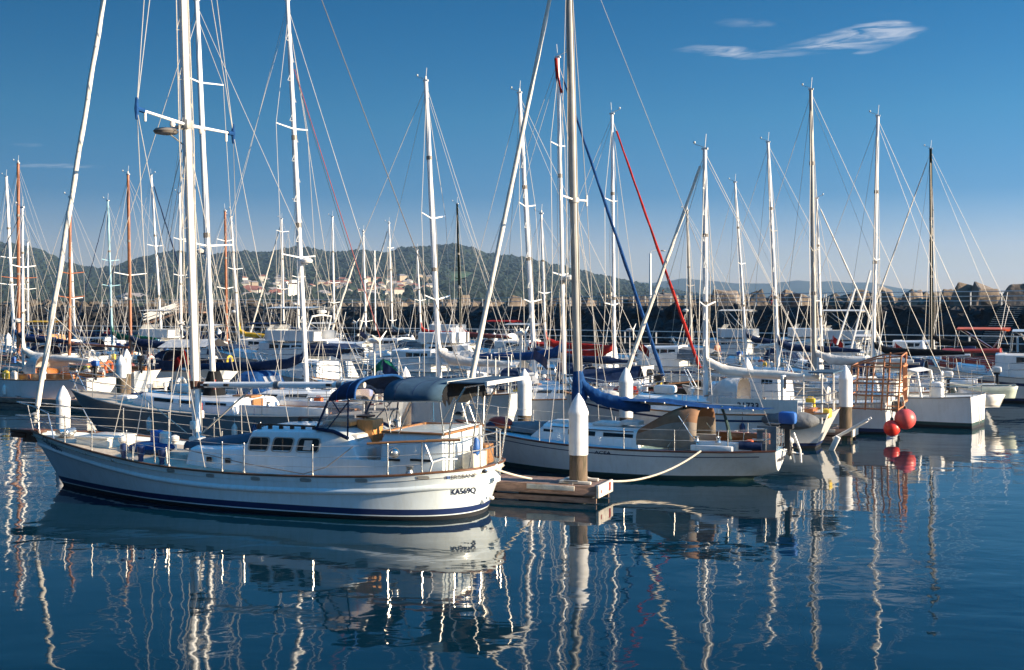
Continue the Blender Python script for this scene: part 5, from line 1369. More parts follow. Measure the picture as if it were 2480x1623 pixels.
part('awning_post', 'antifoul_green', S, lambda m: m.tube([D_(1747, 984, .3), D_(1755, 1005, .3), D_(1763, 1035, .35), D_(1768, 1068, .4)], [.035, .04, .05, .06], 7))
for sg in (1, -1):
    pts = []
    for x in (.25, 1.2, 2.6, 4.0, 5.3, 6.6, 7.8, 8.8):
        y = sg*(DH.half(x)-.05); z = DH.sheer(x)
        part('stanchion', 'steel', S, lambda m: m.tube([(x, y, z), (x, y, z+.6)], .013, 6)); pts.append((x, y, z))
    for k in (.59, .31): part('lifeline', 'wire', S, lambda m: m.tube([(p[0], p[1], p[2]+k) for p in pts]+[(9.6, sg*.12, 1.2+k)], .005, 4))
part('pulpit', 'steel', S, lambda m: [m.tube([(8.8, sg*.55, 1.67), (9.6, sg*.22, 1.82), (10.0, 0, 1.86)], .014, 6) for sg in (1, -1)] + [m.tube([(9.4, sg*.25, 1.15), (9.65, sg*.2, 1.82)], .014, 6) for sg in (1, -1)])
part('pushpit', 'steel', S, lambda m: [m.tube([(.6, .9, z), (.1, .72, z), (.05, 0, z), (.1, -.72, z), (.6, -.9, z)], .014, 6) for z in (1.48, 1.2)] + [m.tube([(x, y, .86), (x, y, 1.48)], .014, 6) for x, y in ((.08, .7), (.06, .25), (.06, -.25), (.08, -.7))])
q = D_(1903, 1030, -.15)
ob = outboard(S, (q.x-.05, q.y, q.z-.12), 'blue_paint', 1.15)
q = D_(1857, 1062, .75)
part('weather_cloth', ['grey_canvas', 'vinyl'], S, lambda m: [m.box((q.x, q.y, q.z+dz), d, 0) for dz, d in ((.24, (.52, .03, .18)), (-.24, (.52, .03, .18)))] + [m.box((q.x+dx, q.y, q.z), (.16, .03, .32), 0) for dx in (.18, -.18)] + [m.box((q.x, q.y, q.z), (.22, .01, .32), 1)])
part('wind_vane_gear', 'warm_white', S, lambda m: (m.tube([D_(1922, 1048, -.3), D_(1938, 1090, -.3), D_(1940, 1120, -.3)], .03, 6), m.tube([D_(1912, 1050, -.2), D_(1925, 1120, -.3)], .02, 6), m.tube([D_(1900, 1040, -.2), D_(1915, 1112, -.2)], .02, 6), m.tube([D_(1890, 1090, 0), D_(1945, 1100, -.4)], .02, 6), m.ball(D_(1914, 1068, -.2), .10)))
part('fuel_can', ['orange_paint', 'warm_white'], S, lambda m: (m.box(D_(1815, 1078, .3), (.2, .2, .3), 0, bev=.04), m.box(D_(1823, 1088, .6), (.2, .18, .22), 1, bev=.04)))
part('rolled_dinghy', 'grey_canvas', S, lambda m: m.loft([[(lerp(6.9, 8.9, k), .5*math.cos(PI*j/8)*(1-.5*k), 1.0+.1*k+(.36-.2*k)*math.sin(PI*j/8)) for j in range(9)] for k in (0, .08, .3, .6, .85, 1)]), angle=70)
part('sail_bag', ['red_paint', 'navy_canvas'], S, lambda m: (m.ball(D_(1212, 1022, .35), (.40, .22, .17), 0, n=12, k=7), m.ball(D_(1192, 1030, .45), (.18, .16, .12), 1)))
for x, sg in ((1.5, 1), (2.1, 1), (1.5, -1)): part('winch', 'steel', S, lambda m: m.lathe((x, sg*.95, 1.08), [(.09, 0), (.06, .05), (.06, .12), (.08, .15), (.02, .16)], 10))
for x, y in ((1645, 1092), (1738, 1073), (1800, 1073), (1618, 1090)): part('grab_post', 'steel', S, lambda m: m.tube([D_(x, y, .9), D_(x+2, y-28, .9)], .016, 6))
BOATS.append(('sloop', DF.o.copy(), 155, 10))
q = hull_px(DF, DH, 1697, 1093, 1.3); q.z = DH.sheer(q.x)+.05
rope('slack pale mooring rope drooping from the sloop with blue sail cover to the front pile', [DF.to_world(q), FF.to_world(Vector((.8, -.36, .55)))], .42, .026)

# ================================================================== the other sailing boats (mast foot pixel, distance, masthead pixel ...)
def dark_boot(t, h, fr, mp, L):
    part('mast_boot', 'black_canvas', t, lambda m: m.loft([[(L*.5+w_*math.cos(PI*j/5), w_*math.sin(PI*j/5), z) for j in range(10)] for w_, z in ((.42, 1.15), (.42, 1.6), (.3, 2.2), (.2, 2.5))], closed=True), angle=70)
    part('ladder_hook', 'red_paint', t, lambda m: m.box((L*.5-.3, .35, 2.05), (.06, .06, .35)))
sailboat('dark grey hulled yacht with tall white mast behind the large ketch', 519, 42, (476, 0), 13.4, 155, .5, hull='grey_gelcoat', boot='black_gelcoat', cover=None, dia=.20, spr=(.40, .80), sprlen=1.3, jib=None, deckm='tan_deck', dodger=None, fb=1.15, boom=False, seed=3, extra=dark_boot, stripe=None, railm='mast_alu')
def halys(t, h, fr, mp, L):
    a = fr.to_local(at(713, 167, 45.2)); c = fr.to_local(at(922, 822, 44)); rod('halyard', 'red_paint', t, [a, c], .016, 5)
    a = fr.to_local(at(716, 185, 45.3)); c = fr.to_local(at(905, 800, 44.3)); rod('halyard', 'antifoul_green', t, [a, c], .011, 4)
sailboat('white yacht with navy sail cover and tall white mast behind the ketch boom', 745, 46, (696, 0), 10.5, 335, .56, cover='navy_canvas', dia=.19, spr=(.36, .68), sprlen=1.1, jib=None, dodger='blue_canvas', boomz=2.35, coverr=.22, boomk=.56, seed=4, stripe='antifoul_red', extra=halys, steps=True)
def frails(t, h, fr, mp, L):
    for x in (.2, 1.1):
        part('boarding_rail', 'warm_white', t, lambda m: [m.tube([(x+.9*i, y, h.sheer(1)), (x+.9*i, y, h.sheer(1)+1.5), (x+.9*i+.55, y, h.sheer(1)+1.5), (x+.9*i+.55, y, h.sheer(1))], .03, 6) for i in range(2) for y in ((1.1,) if x < 1 else (-1.1,))])
    a = h.pt(h.st[2], .75); 
    part('hull_port', ['steel', 'glass'], t, lambda m: (m.box((2.2, h.side(2.2, .62)+.004, .62), (.62, .03, .20), 0, bev=.02), m.box((2.2, h.side(2.2, .62)+.018, .62), (.46, .03, .11), 1)))
    q = fr.to_local(at(930, 893, 50.2))
    def heap(m):
        rows = []
        for j in range(9):
            a = -PI/2+PI*j/8
            rows.append([(q.x+.45*math.cos(a)*math.cos(i*PI/7)*(1+.6*noise.noise(Vector((i*.9+.3, j*.7, 3.3)))), q.y+.40*math.cos(a)*math.sin(i*PI/7), q.z+.38*math.sin(a)*(1+.5*noise.noise(Vector((i*.8+.2, j+.4, 9.1))))) for i in range(14)])
        m.loft(rows, 0, closed=True, caps=True)
    part('net_bundle', 'green_canvas', t, heap)
sailboat('white yacht with hull port and double spreader mast behind the blue canopy', 1066, 48.6, (1031, 195), 10.5, 155, .36, cover='pale_canvas', dia=.21, spr=(.30, .56), sprlen=1.05, jib=None, dodger=None, fb=1.25, seed=5, extra=frails, boomk=.3, spr_up=.18)
def tarp_deck(t, h, fr, mp, L):
    part('deck_tarp', 'navy_canvas', t, lambda m: m.loft([[(x, k*w_, h.sheer(x)+.55+.55*(1-abs(k))) for k in (-1, -.5, 0, .5, 1)] for x, w_ in ((L*.62, .9), (L*.75, .85), (L*.88, .5))]), angle=70)
sailboat('white yacht with long blue furled headsail and red topped mast', 1368, 48, (1351, 140), 10.0, 335, .56, cover='blue_canvas', jib='blue_canvas', jibr=.07, dia=.16, spr=(.36, .74), sprlen=.8, seed=6, extra=tarp_deck, sprm=None, boomz=2.6)
def wtarp(t, h, fr, mp, L):
    part('deck_tarp', 'pale_canvas', t, lambda m: m.loft([[(x, k*w_, h.sheer(x)+.7+.75*(1-abs(k))) for k in (-1, -.5, 0, .5, 1)] for x, w_ in ((L*.62, 1.3), (L*.75, 1.1), (L*.92, .5))]), angle=70)
sailboat('white yacht with twin stepped spreaders and blue sail cover left of the tall grey mast', 1298, 52, (1258, 224), 10.2, 155, .56, cover='navy_canvas', jib=None, dia=.21, spr=(.30, .62), sprlen=.9, seed=7, steps=True, spr_up=.12, extra=wtarp)
sailboat('yacht with red furled headsail and red sail cover in mid marina', 1489, 55, (1482, 275), 10.0, 335, .57, cover='red_canvas', jib='red_canvas', jibr=.068, dia=.16, spr=(.30, .68), sprlen=.9, seed=8, stripe='antifoul_red', hull='black_gelcoat')
sailboat('yacht with red boom cover directly behind the tall grey mast', 1323, 66, (1311, 518), 9.0, 155, .57, cover='red_canvas', jib=None, dia=.14, seed=9)
def leecloth(t, h, fr, mp, L):
    a, c = fr.loc(1772, 978, 1.2), fr.loc(1812, 978, 1.2); y = h.half(2.5)+.0
    z0 = h.sheer(2.5)+.08
    lc = part('lee_cloth', 'warm_white', t, lambda m: m.box((2.2, y, z0+.25), (2.6, .02, .46)))
    vs, fs, wd = text_mesh('31733', .30, 0, .008); mb = MB()
    for v in vs: mb.v.append((2.9-v.x, y+.016, z0+.14+v.y))
    for f in fs: mb.f.append(f); mb.m.append(0)
    mb.build('number_lettering', 'letter', lc, smooth=False)
    part('solar_arch', ['warm_white', 'slate_canvas'], t, lambda m: (m.tube([(.2, 1.1, .9), (.2, 1.05, 2.5), (.2, -1.05, 2.5), (.2, -1.1, .9)], .035, 7), m.box((.25, 0, 2.56), (.8, 2.0, .04), 1), m.tube([(.8, 1.1, 1.0), (.8, 1.05, 2.5)], .025, 6)))
    part('upright_panel', ['warm_white', 'glass'], t, lambda m: (m.box((1.5, .9, 2.0), (.10, .42, .9), 0, bev=.02), m.box((1.44, .9, 2.2), (.02, .30, .40), 1)))
    part('deck_dinghy', 'grey_canvas', t, lambda m: m.ball((1.2, 1.3, 1.0), (.98, .40, .32), n=16, k=9))
    part('fuel_can', 'yellow', t, lambda m: m.box((.15, .55, 1.2), (.3, .5, .3), bev=.05))
    part('folded_ladder', ['warm_white', 'blue_paint'], t, lambda m: (m.box((-.62, .2, .66), (1.15, .45, .05), 0, ry=R(31), bev=.02), m.tube([(-.05, .50, .36), (-1.2, .50, 1.05)], .045, 7), m.tube([(-.05, -.08, .36), (-1.2, -.08, 1.05)], .045, 7), m.box((-.15, .75, .22), (.18, .16, .55), 0, ry=R(-25), bev=.03)))
    part('teak_seat', 'varnish', t, lambda m: m.box((.9, .3, 1.15), (.7, .8, .4), bev=.03))
sailboat('white cruising yacht numbered on its lee cloth behind the brown sprayhood', 1709, 41.9, (1707, 362), 9.8, 155, .45, cover='sailcloth', dia=.19, spr=(.40,), sprlen=1.0, jibr=.08, jfoot=3.3, fb=1.1, boomz=2.35, boomk=.40, coverr=.17, dodger='pale_canvas', seed=10, extra=leecloth, spr_up=.16, steps=True, stripe='navy')
sailboat('yacht with tall weathered grey mast left of the orange cage', 1973, 53, (1964, 219), 10.0, 155, .56, cover='pale_canvas', mastm='mast_alu', dia=.20, spr=(.46,), sprlen=1.2, jib=None, seed=11, spr_up=.18, boomz=2.2)
sailboat('yacht with bare bright alloy mast and black sail bundle behind the orange cage', 2113, 58, (2126, 280), 10.0, 155, .56, cover='black_canvas', mastm='mast_white', dia=.19, spr=(.46,), sprlen=1.0, jib=None, seed=12, hull='white_gelcoat', steps=False)
sailboat('dark hulled yacht with a slim blackish green mast at the right', 2257, 74, (2254, 360), 10.5, 155, .56, hull='black_gelcoat', cover='black_canvas', mastm='mast_black', dia=.20, spr=(.72,), sprlen=.8, seed=13, fb=1.2, spr_up=.0)
sailboat('yacht with white double mast section left of the tall grey mast', 1886, 63, (1860, 344), 10.0, 155, .56, cover='navy_canvas', dia=.20, spr=(.30, .62), sprlen=.9, jib=None, seed=14, stripe='navy', steps=True, sprm='mast_alu')
sailboat('yacht with short white mast leaning left and navy boom cover', 1810, 76, (1780, 443), 9.0, 155, .56, cover='navy_canvas', dia=.16, spr=(.55,), jib=None, seed=15)
sailboat('yacht with slim white mast close right of the tall grey mast', 1991, 71, (1978, 480), 9.0, 335, .56, cover='sailcloth', dia=.16, spr=(.40,), seed=16, jibr=.06, spr_up=.0)
sailboat('yacht with plain grey mast crossed by a white furled headsail', 1675, 80, (1664, 510), 9.5, 155, .56, cover=None, mastm='mast_alu', dia=.2, spr=(.5,), jib=None, seed=17, hull='black_gelcoat', dodger=None)
sailboat('distant yacht with slim black mast right of the double spreader mast', 1117, 92, (1107, 495), 9.5, 155, .56, mastm='mast_black', cover='antifoul_red', dia=.18, spr=(.5,), jib=None, seed=18)
sailboat('distant yacht with short white mast half hidden by the double spreader mast', 1022, 100, (1010, 606), 8.5, 155, .56, cover='red_canvas', dia=.16, spr=(.5,), jib=None, seed=19)
sailboat('distant yacht with pole mast and pale furled headsail left of the double spreader mast', 952, 105, (942, 542), 9.0, 155, .56, cover='slate_canvas', dia=.16, spr=(.80, .22), sprlen=.6, seed=20, jibr=.09)
sailboat('distant yacht with long pale furled headsail near the red halyard foot', 887, 99, (880, 561), 9.0, 155, .56, cover='black_canvas', dia=.18, spr=(.25,), seed=21, jibr=.10)
sailboat('distant yacht with twin white masts between the hotel and the red halyard', 810, 104, (805, 526), 9.5, 155, .56, cover='black_canvas', dia=.18, spr=(.35, .5), seed=22, jib=None, mizzen=(8.5, 'navy_canvas'))
sailboat('distant yacht with white mast just right of the white hotel', 724, 96, (719, 490), 9.5, 155, .56, cover='sailcloth', dia=.17, spr=(.5,), seed=23, jib=None)
sailboat('distant yacht with pale furled headsail crossing left of the white hotel', 688, 110, (682, 531), 9.5, 155, .56, cover='navy_canvas', dia=.16, spr=(.9, .45), sprlen=1.1, seed=24, jibr=.08)
sailboat('distant yacht with white mast beside a varnished brown mast', 582, 92, (559, 526), 9.0, 155, .56, cover='yellow_canvas', dia=.19, spr=(.62,), seed=25, jib=None)
sailboat('distant yacht with bright varnished brown mast right of the ketch mast', 550, 82, (545, 513), 9.0, 335, .56, cover='navy_canvas', mastm='mast_brown', dia=.19, spr=(.48, .80), sprlen=.9, seed=26, jib=None, sprm='mast_white', spr_up=.12, cabm='varnish')
sailboat('yacht with slender white mast directly left of the ketch main mast', 439, 86, (435, 469), 9.5, 155, .56, cover='navy_canvas', dia=.19, spr=(.50, .72), sprlen=.85, seed=27, jib=None)
sailboat('yacht with dark blue furled headsail and white mast under the left spreader', 394, 97, (366, 425), 10.0, 335, .56, cover='slate_canvas', dia=.19, spr=(.60,), seed=28, jib='navy_canvas', jibr=.07)
def ccov(t, h, fr, mp, L):
    for sg in (1, -1): part('coaming_cloth', 'navy_canvas', t, lambda m: m.box((.26*L, sg*(h.half(.26*L)-.05), h.sheer(.2*L)+.32), (3.2, .03, .6)))
    part('boom_tent', 'pale_canvas', t, lambda m: m.loft([[(x, k*1.1, h.sheer(x)+1.35+.45*(1-abs(k))) for k in (-1, -.5, 0, .5, 1)] for x in (.05*L, .2*L, .36*L)]), angle=70)
sailboat('white yacht with brown wooden mast and navy boom cover left of centre', 317, 72, (310, 422), 11.5, 155, .62, cover='navy_canvas', mastm='mast_brown', dia=.2, spr=(.48,), sprlen=1.4, seed=29, jib=None, sprm='mast_white', spr_up=.14, cabm='varnish', extra=ccov, coverr=.25)
sailboat('yacht with pale blue painted mast and thin spreaders at the left', 273, 85, (261, 487), 9.5, 155, .56, cover='green_canvas', mastm='blue_deck', dia=.17, spr=(.46, .62), sprlen=.9, seed=30, jib='navy_canvas', jibr=.035)
sailboat('white transom yacht with brown mast and brown boom at the left', 168, 65.5, (170, 479), 9.5, 155, .58, cover=None, mastm='mast_brown', dia=.17, spr=(.42, .56), sprlen=1.0, seed=31, jib=None, cabm='varnish', dodger=None, railm='varnish', fb=1.2, boomz=2.7)
sailboat('distant yacht with white mast beside the left brown mast', 183, 93, (171, 590), 8.5, 155, .56, cover='navy_canvas', dia=.2, spr=(.5,), seed=32, jib=None)
sailboat('yacht with bluish white mast near the left edge and twin outboards', 56, 59, (54, 505), 10.5, 155, .50, cover='sailcloth', mastm='mast_white', dia=.13, spr=(.65,), sprlen=.8, seed=33, jib='navy_canvas', jibr=.025, cabm='varnish', dodger='pale_canvas', fb=1.2, boomz=2.1)
sailboat('yacht with tall brown mast and brown spreaders by the left edge', 45, 80, (44, 396), 11.0, 155, .56, cover='navy_canvas', mastm='mast_brown', dia=.24, spr=(.42,), sprlen=1.5, seed=34, jib=None, cabm='varnish')
sailboat('yacht with white mast nearest the left edge of the picture', 36, 88, (15, 429), 10.0, 155, .56, cover='blue_canvas', dia=.24, spr=(.40, .55), sprlen=1.2, seed=35, jib=None)
sailboat('distant yacht with short pale mast behind the left brown mast', 68, 112, (67, 587), 8.5, 155, .56, cover='navy_canvas', dia=.2, spr=(.55,), seed=36, jib=None)
# motor boats
motorboat('white flybridge cruiser with life rings and radar mast left of centre', 690, 74, 11.0, 155, canopy='navy_canvas', radar=True, hard='white_gelcoat', seed=1, fb=1.4)
motorboat('white cruiser with clear canopy screens in the far left row', 365, 90, 9.0, 155, bimini='pale_canvas', seed=2, canopy='pale_canvas')
motorboat('white cruiser with low windscreen in the far left row beside the pale blue mast', 235, 96, 9.0, 155, seed=3, fly=False)
motorboat('yellow roofed houseboat style cruiser in the far left row', 90, 100, 9.5, 155, fly=False, hard='yellow_canvas', seed=4, cabm='bright_wood')
motorboat('white sport fishing boat with raised canopy behind the tall grey mast', 2010, 84, 9.5, 155, bimini='warm_white', seed=5, hull='white_gelcoat')
motorboat('white work launch with white roof and green posts behind the orange cage', 2050, 65, 8.0, 155, fly=False, bimini='warm_white', seed=6, hull='pale_green', cabx=(.35, .6), cabhh=.9)
motorboat('launch with orange red wheelhouse at the far right', 2335, 66.5, 9.0, 155, fly=False, hard='orange_paint', cabm='red_paint', seed=7, hull='pale_green', boot='antifoul_green')
motorboat('white cabin cruiser cut by the right edge of the picture', 2470, 60, 9.0, 155, fly=False, hard='white_gelcoat', seed=8, stripe='navy', radar=True)
motorboat('white motor launch with pale hull left of the sport fishing boat', 1930, 92, 9.0, 155, fly=True, seed=9)
motorboat('white cruiser beyond the red halyard foot in the far row', 930, 90, 8.5, 155, fly=False, seed=10, canopy='slate_canvas')
motorboat('white workboat with tall deck rails behind the blue dodger', 800, 58, 9.0, 155, fly=False, seed=11, cabx=(.5, .75), cabhh=.9, hull='warm_white', hard=None,
          extra=lambda t, h, fr, L: [part('deck_rail', 'warm_white', t, lambda m: (m.tube([(x, sg*(h.half(x)-.1), h.sheer(x)+1.0) for x in (.3, 1.5, 3, 4.2)], .028, 6), [m.tube([(x, sg*(h.half(x)-.1), h.sheer(x)), (x, sg*(h.half(x)-.1), h.sheer(x)+1.0)], .026, 6) for x in (.3, 1.5, 3, 4.2)])) for sg in (1, -1)])
motorboat('distant white cruiser left of the slim black mast', 1060, 112, 9.0, 155, fly=True, seed=12)
motorboat('distant white cruiser right of the slim black mast with a red canopy', 1195, 104, 9.0, 155, fly=False, bimini='red_canvas', seed=13)
motorboat('distant white launch between the hotel mast and the ketch mast', 620, 88, 8.5, 155, fly=False, seed=14, bimini='navy_canvas')
def small(lst):
    for i, (px, Y, L, hd, fly, col, can, lb) in enumerate(lst):
        motorboat(lb, px, Y, L, hd, fly=fly, hull=col, canopy=can, seed=40+i, bimini=('pale_canvas' if i % 3 == 0 else None), stripe=('navy' if i % 4 == 1 else None))
small([(480, 79, 8.0, 155, False, 'white_gelcoat', 'navy_canvas', 'small white cruiser with navy cover right of the ketch mast'),
       (1000, 66, 8.0, 155, False, 'white_gelcoat', 'pale_canvas', 'small white cruiser with pale cover behind the blue canopy'),
       (1110, 76, 8.5, 335, True, 'white_gelcoat', None, 'white flybridge launch under the slim black mast'),
       (1240, 84, 8.5, 155, False, 'cream_gelcoat', 'red_canvas', 'cream launch with red cover behind the leaning furled sail'),
       (1420, 70, 7.5, 155, False, 'white_gelcoat', None, 'small white launch just right of the tall grey mast'),
       (1590, 72, 8.0, 155, False, 'white_gelcoat', 'grey_canvas', 'small white launch at the foot of the red furled sail'),
       (1755, 90, 8.5, 155, True, 'white_gelcoat', None, 'white flybridge boat behind the bare chested person'),
       (130, 84, 8.0, 155, False, 'white_gelcoat', 'navy_canvas', 'small white cruiser between the left brown masts'),
       (860, 80, 8.0, 335, False, 'white_gelcoat', 'slate_canvas', 'white cruiser with slate cover left of the pale furled headsail'),
       (760, 89, 7.5, 155, False, 'white_gelcoat', None, 'small white open cruiser right of the flybridge cruiser'),
       (2200, 84, 8.0, 155, False, 'pale_green', None, 'pale launch left of the slim blackish mast')])
# fishing boat with the cage, and the cockpit boat beside it
def k1(t, h, fr, L):
    part('stern_gear', ['warm_white', 'wire_dark'], t, lambda m: (m.box((.15, .5, h.sheer(0)+.1), (.3, .4, .3), 0, bev=.04), m.box((.12, -.2, h.sheer(0)+.05), (.26, .5, .24), 0, bev=.04), m.tube([(.0, .9, .9), (0, .9, 1.9), (0, -.9, 1.9)], .02, 6, 1)))
F1 = at(2140, HY, 43.9)
KU = Vector((math.cos(R(149)), math.sin(R(149)), 0)); KN = Vector((-KU.y, KU.x, 0))
c = F1 + KU*4.2 - KN*1.2
motorboat('white fishing boat carrying the orange wire cage on its stern', CX+c.x*F/c.y, c.y, 8.4, 151, fly=False, seed=21, fb=1.05, cabx=(.48, .74), cabhh=1.0, name='fishing_boat', extra=k1)
c = at(2362, HY, 46.5) + KU*4.0 - KN*.9
def k2(t, h, fr, L):
    part('aft_shelter', 'warm_white', t, lambda m: (m.tube([(3.1, 1.0, .9), (2.95, 1.0, 1.9), (2.4, 1.0, 2.2), (2.1, 1.0, 2.1), (1.9, 1.0, .9)], .06, 7), m.tube([(3.1, -1.0, .9), (2.95, -1.0, 1.9), (2.4, -1.0, 2.2), (2.1, -1.0, 2.1), (1.9, -1.0, .9)], .06, 7), m.loft([[(x, k*1.05, z) for k in (-1, -.5, 0, .5, 1)] for x, z in ((3.15, 1.0), (2.98, 1.9), (2.5, 2.25), (2.05, 2.14))]), m.box((1.45, .5, 1.35), (.5, .5, .8), bev=.15)))
    part('transom_ladder', 'steel', t, lambda m: [m.tube([(-.06, y, .85), (-.10, y, .2), (-.05, y, .1)], .018, 6) for y in (-.1, .25)])
    part('rod_holder', 'steel', t, lambda m: [m.tube([(x, 1.15, .9), (x-.1, 1.25, 1.9)], .016, 5) for x in (1.0, 1.6, 2.4)])
motorboat('open white launch with high rounded shelter beside the red buoys', CX+c.x*F/c.y, c.y, 8.0, 146, boot='antifoul_green', fly=False, seed=22, fb=1.1, cabx=(.52, .74), cabhh=.7, extra=k2, name='launch')
# the orange cage
pc = at(2122, 1006, 43.7); pc.z = 1.0
t = thing('trap_cage', 'rusty orange wire cage standing on the stern of the fishing boat', 'cage', tuple(pc), R(155))
W2, D2, H2 = .85, .75, 2.0
def frame_tubes(m):
    lean_ = lambda x, y, z: (x - .06*z + .0, y, z*(1 - .03*y))
    for x in (-W2, -.28, .28, W2):
        for y in (-D2, D2): m.tube([lean_(x, y, 0), lean_(x, y, H2*(.82 if x > 0 else 1))], .032, 6)
    for z in (.05, .55, 1.0, 1.6):
        for y in (-D2, D2): m.tube([lean_(-W2, y, z), lean_(W2, y, z)], .028, 6)
        for x in (-W2, W2): m.tube([lean_(x, -D2, z), lean_(x, D2, z)], .028, 6)
    for y in (-D2, D2): m.tube([lean_(-W2, y, H2), lean_(0, y, H2*.95), lean_(W2, y, H2*.80)], .028, 6)
    m.tube([lean_(-W2, -D2, H2), lean_(-W2, D2, H2)], .028, 6)
part('frame', 'rust_orange', t, frame_tubes)
def door(m):
    m.box((-W2-.12, -.05, .95), (.05, .05, 1.5)); 
    for y in (-.62, -.2, .2, .62): m.box((-W2-.16-.02*y, y, .95), (.035, .045, 1.35))
    for z in (.3, .75, 1.2, 1.6): m.box((-W2-.16, 0, z), (.045, 1.3, .07))
part('gate', 'rust_orange', t, door)
part('netting', 'net', t, lambda m: [m.tube([(-W2+.02+i*.12, D2-.03, .05), (-W2+.02+i*.12, D2-.03, 1.55)], .006, 4) for i in range(14)] + [m.tube([(-W2, D2-.03, .1+i*.14), (W2, D2-.03, .1+i*.14)], .006, 4) for i in range(11)])
for (px, py, r, m_, lb) in ((2192, 1015, .37, 'pink_buoy', 'larger pinkish red round buoy hanging at the fishing boat stern'), (2160, 1037, .29, 'red_buoy', 'smaller bright red round buoy hanging below the pinkish one')):
    p = at(px, py, 42.2)
    t = thing('round_buoy', lb, 'buoy', tuple(p))
    part('ball', m_, t, lambda m: m.ball((0, 0, 0), r, n=22, k=14))
    part('neck', 'rubber', t, lambda m: m.lathe((0, 0, r*.93), [(.07, 0), (.06, .08), (.03, .11)], 10))
    part('rope', 'rope', t, lambda m: m.tube([(0, 0, r), (.0, .25, r+.45)], .014, 5))
# tender on the right
def tender(px, py, Y, L, rz, m_, label, z=None, wm='teak'):
    p = at(px, py, Y); t = thing('tender', label, 'dinghy', tuple(p), R(rz), None)
    h = std_hull(L, L*.42, .45, a=.85, aw=.6, over_s=.03, over_b=.16, n=11, spring=1.0)
    b = MB(); rows = []
    for q in h.st: rows.append([h.pt(q, z_*q[4]) * 1.0 for z_ in (1, .6, .2, 0)] + [Vector((h.pt(q, z_*q[4]).x, -h.pt(q, z_*q[4]).y, z_*q[4])) for z_ in (0, .2, .6, 1)])
    b.loft(rows); r = rows[0]; b.poly(r)
    o = b.build('hull', m_, t, angle=50); so = o.modifiers.new('thickness', 'SOLIDIFY'); so.thickness = .03
    h.rail(t, 'pale_board', .025, 0, 'gunwale')
    part('thwart', wm, t, lambda m: [m.box((x, 0, .32), (.22, h.half(x)*1.85, .03)) for x in (L*.3, L*.6)])
    return t
tender(2462, 962, 51, 3.4, 162, 'pale_green', 'pale greenish dinghy slung stern first at the far right')
tender(2405, 986, 48.5, 2.8, 100, 'warm_white', 'small white dinghy hanging bow up behind the open white launch')
tender(395, 938, 66, 3.2, 150, 'warm_white', 'low white dinghy afloat near the white capped pile at left')
# piles
for a in ((2048, 885, 984, 42.3, 'white capped mooring pile left of the orange cage', .46), (1516, 890, 1010, 40.9, 'white capped mooring pile behind the blue sail cover', .46), (1809, 866, 1000, 49, 'white capped mooring pile behind the yacht numbered on its lee cloth', .46),
          (1983, 848, 930, 57.6, 'white capped mooring pile beside the tall grey mast', .44), (2234, 825, 905, 74, 'white capped mooring pile by the slim blackish mast', .46), (1197, 805, 850, 99, 'distant white capped pile right of the slim black mast', .5),
          (1270, 893, 1005, 40.0, 'white capped mooring pile under the solar panel edge', .46), (676, 955, 1022, 47.5, 'short white mooring pile below the ketch boom', .44), (750, 962, 1020, 48.5, 'short white mooring pile just left of the blue dodger', .42), (293, 859, 914, 54.5, 'white capped mooring pile left of the dark grey yacht', .46),
          (307, 845, 905, 62, 'white mooring pile behind another at the left', .44), (153, 934, 1045, 41.5, 'stout white mooring pile beyond the ketch bow', .46), (982, 888, 960, 44.5, 'white capped mooring pile peeping over the blue canopy', .44),
          (998, 811, 850, 92, 'distant white capped pile left of the double spreader mast', .5), (118, 797, 840, 114, 'far white pile between the left brown masts', .5), (20, 806, 850, 98, 'far white pile at the extreme left', .5), (531, 797, 845, 114, 'far white pile right of the ketch mast', .5)):
    pile_post(*a)
pE = at(2068, HY, 42.3)
finger(2068, HY, 10, 'far finger dock ending at the white capped pile left of the orange cage', Y=42.5, detail=True)
finger(305, HY, 10, 'finger dock ending at the white capped pile left of the dark grey yacht', Y=54.5, detail=False)
# wharf spars behind the orange cage
t = thing('spar_frame', 'pair of pale leaning spars behind the orange cage', 'spar', tuple(at(2043, 852, 63)))
o = Vector(t.location)
rod('spar', 'mast_white', t, [at(2027, 835, 63)-o, at(2071, 699, 63)-o], .055, 6); rod('spar', 'mast_white', t, [at(2059, 854, 63)-o, at(2108, 655, 63)-o], .055, 6)
rod('brace', 'mast_alu', t, [at(2036, 808, 63)-o, at(2066, 828, 63)-o], .03, 5)
# the red pennant sock on a mast top
p = at(1352, 182, 48)
tag(part('pennant', 'red_canvas', None, lambda m: m.loft([[(.04+x, -.09*math.sin(z*3), z), (.16+x, -.11, z*1.0)] for x, z in ((-.20, .66), (-.17, .3), (-.13, -.1), (-.06, -.5), (.05, -.72))]), angle=80), 'red pennant wrapped around the top of a white mast', 'flag').location = p
bpy.data.objects['pennant'].modifiers.new('thickness', 'SOLIDIFY').thickness = .02

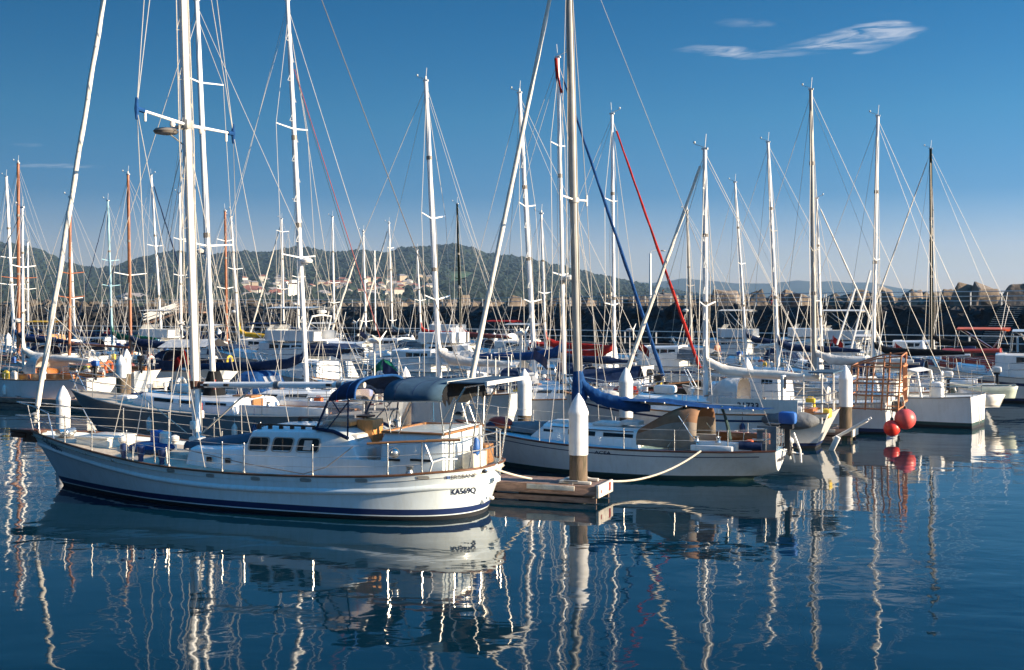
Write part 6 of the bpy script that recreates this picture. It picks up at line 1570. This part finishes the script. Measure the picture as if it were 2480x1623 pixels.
# ================================================================== people
def person(label, foot, hgt, face, top_m, leg_m, pose=0.0, shirtless=False):
    s = hgt/1.75
    t = thing('person', label, 'person', tuple(foot), face)
    J = [(0, 0, .95), (0, 0, 1.15), (0, .01, 1.38), (0, .02, 1.50), (0, .03, 1.58), (0, .02, 1.72)]
    E = [(0, 1), (1, 2), (2, 3), (3, 4), (4, 5)]; Rr = [.15, .13, .16, .07, .09, .085]
    for sg in (1, -1):
        b0 = len(J)
        J += [(sg*.10, 0, .88), (sg*.11, .02+pose*sg*.1, .48), (sg*.11, -.02+pose*sg*.2, .08), (sg*.11, .12+pose*sg*.2, .04)]
        Rr += [.10, .075, .05, .045]; E += [(0, b0), (b0, b0+1), (b0+1, b0+2), (b0+2, b0+3)]
        b1 = len(J)
        J += [(sg*.19, .0, 1.40), (sg*.25, -.02, 1.12), (sg*.24, .14, .90), (sg*.23, .2, .82)]
        Rr += [.062, .048, .036, .03]; E += [(2, b1), (b1, b1+1), (b1+1, b1+2), (b1+2, b1+3)]
    me = bpy.data.meshes.new('body'); me.from_pydata([tuple(c*s for c in q) for q in J], E, [])
    o = bpy.data.objects.new('body', me); COL.objects.link(o); o.parent = t
    me.materials.append(MATS['skin'] if shirtless else MATS[top_m])
    sk = o.modifiers.new('Skin', 'SKIN')
    for i, v in enumerate(me.skin_vertices[0].data):
        v.radius = (Rr[i]*s, Rr[i]*s*.85); v.use_root = (i == 0)
    o.modifiers.new('Sub', 'SUBSURF').levels = 1; o.modifiers['Sub'].render_levels = 2
    part('shorts', leg_m, t, lambda m: (m.loft([[(.185*s*math.cos(a*PI/6), .15*s*math.sin(a*PI/6), z*s) for a in range(12)] for z in (1.02, .92, .84)], closed=True), [m.loft([[(sg*.105*s+.115*s*math.cos(a*PI/6), pose*sg*.03+.12*s*math.sin(a*PI/6), z*s) for a in range(12)] for z in (.9, .66, .52)], closed=True) for sg in (1, -1)]))
    part('hair', 'hair', t, lambda m: m.ball((0, -.015*s, 1.69*s), (.098*s, .105*s, .095*s), n=10, k=6))
    if not shirtless:
        part('head', 'skin', t, lambda m: m.ball((0, .035*s, 1.64*s), (.085*s, .09*s, .115*s), n=10, k=7))
    return t
person('bare chested person in white shorts standing on a boat deck', Vector((at(1737, 884, 84).x, 84, H-(886-HY)*84/F)), 1.72, R(200), 'skin', 'shorts', .3, True)
person('person in a red top walking on the breakwater path', bwp(1861, .6, PZ+.02), 1.72, R(100), 'red_shirt', 'dark_cloth', .5)
person('person in dark clothes walking on the breakwater path right of the lamp post', bwp(1590, .8, PZ+.02), 1.72, R(90), 'dark_cloth', 'dark_cloth', .5)
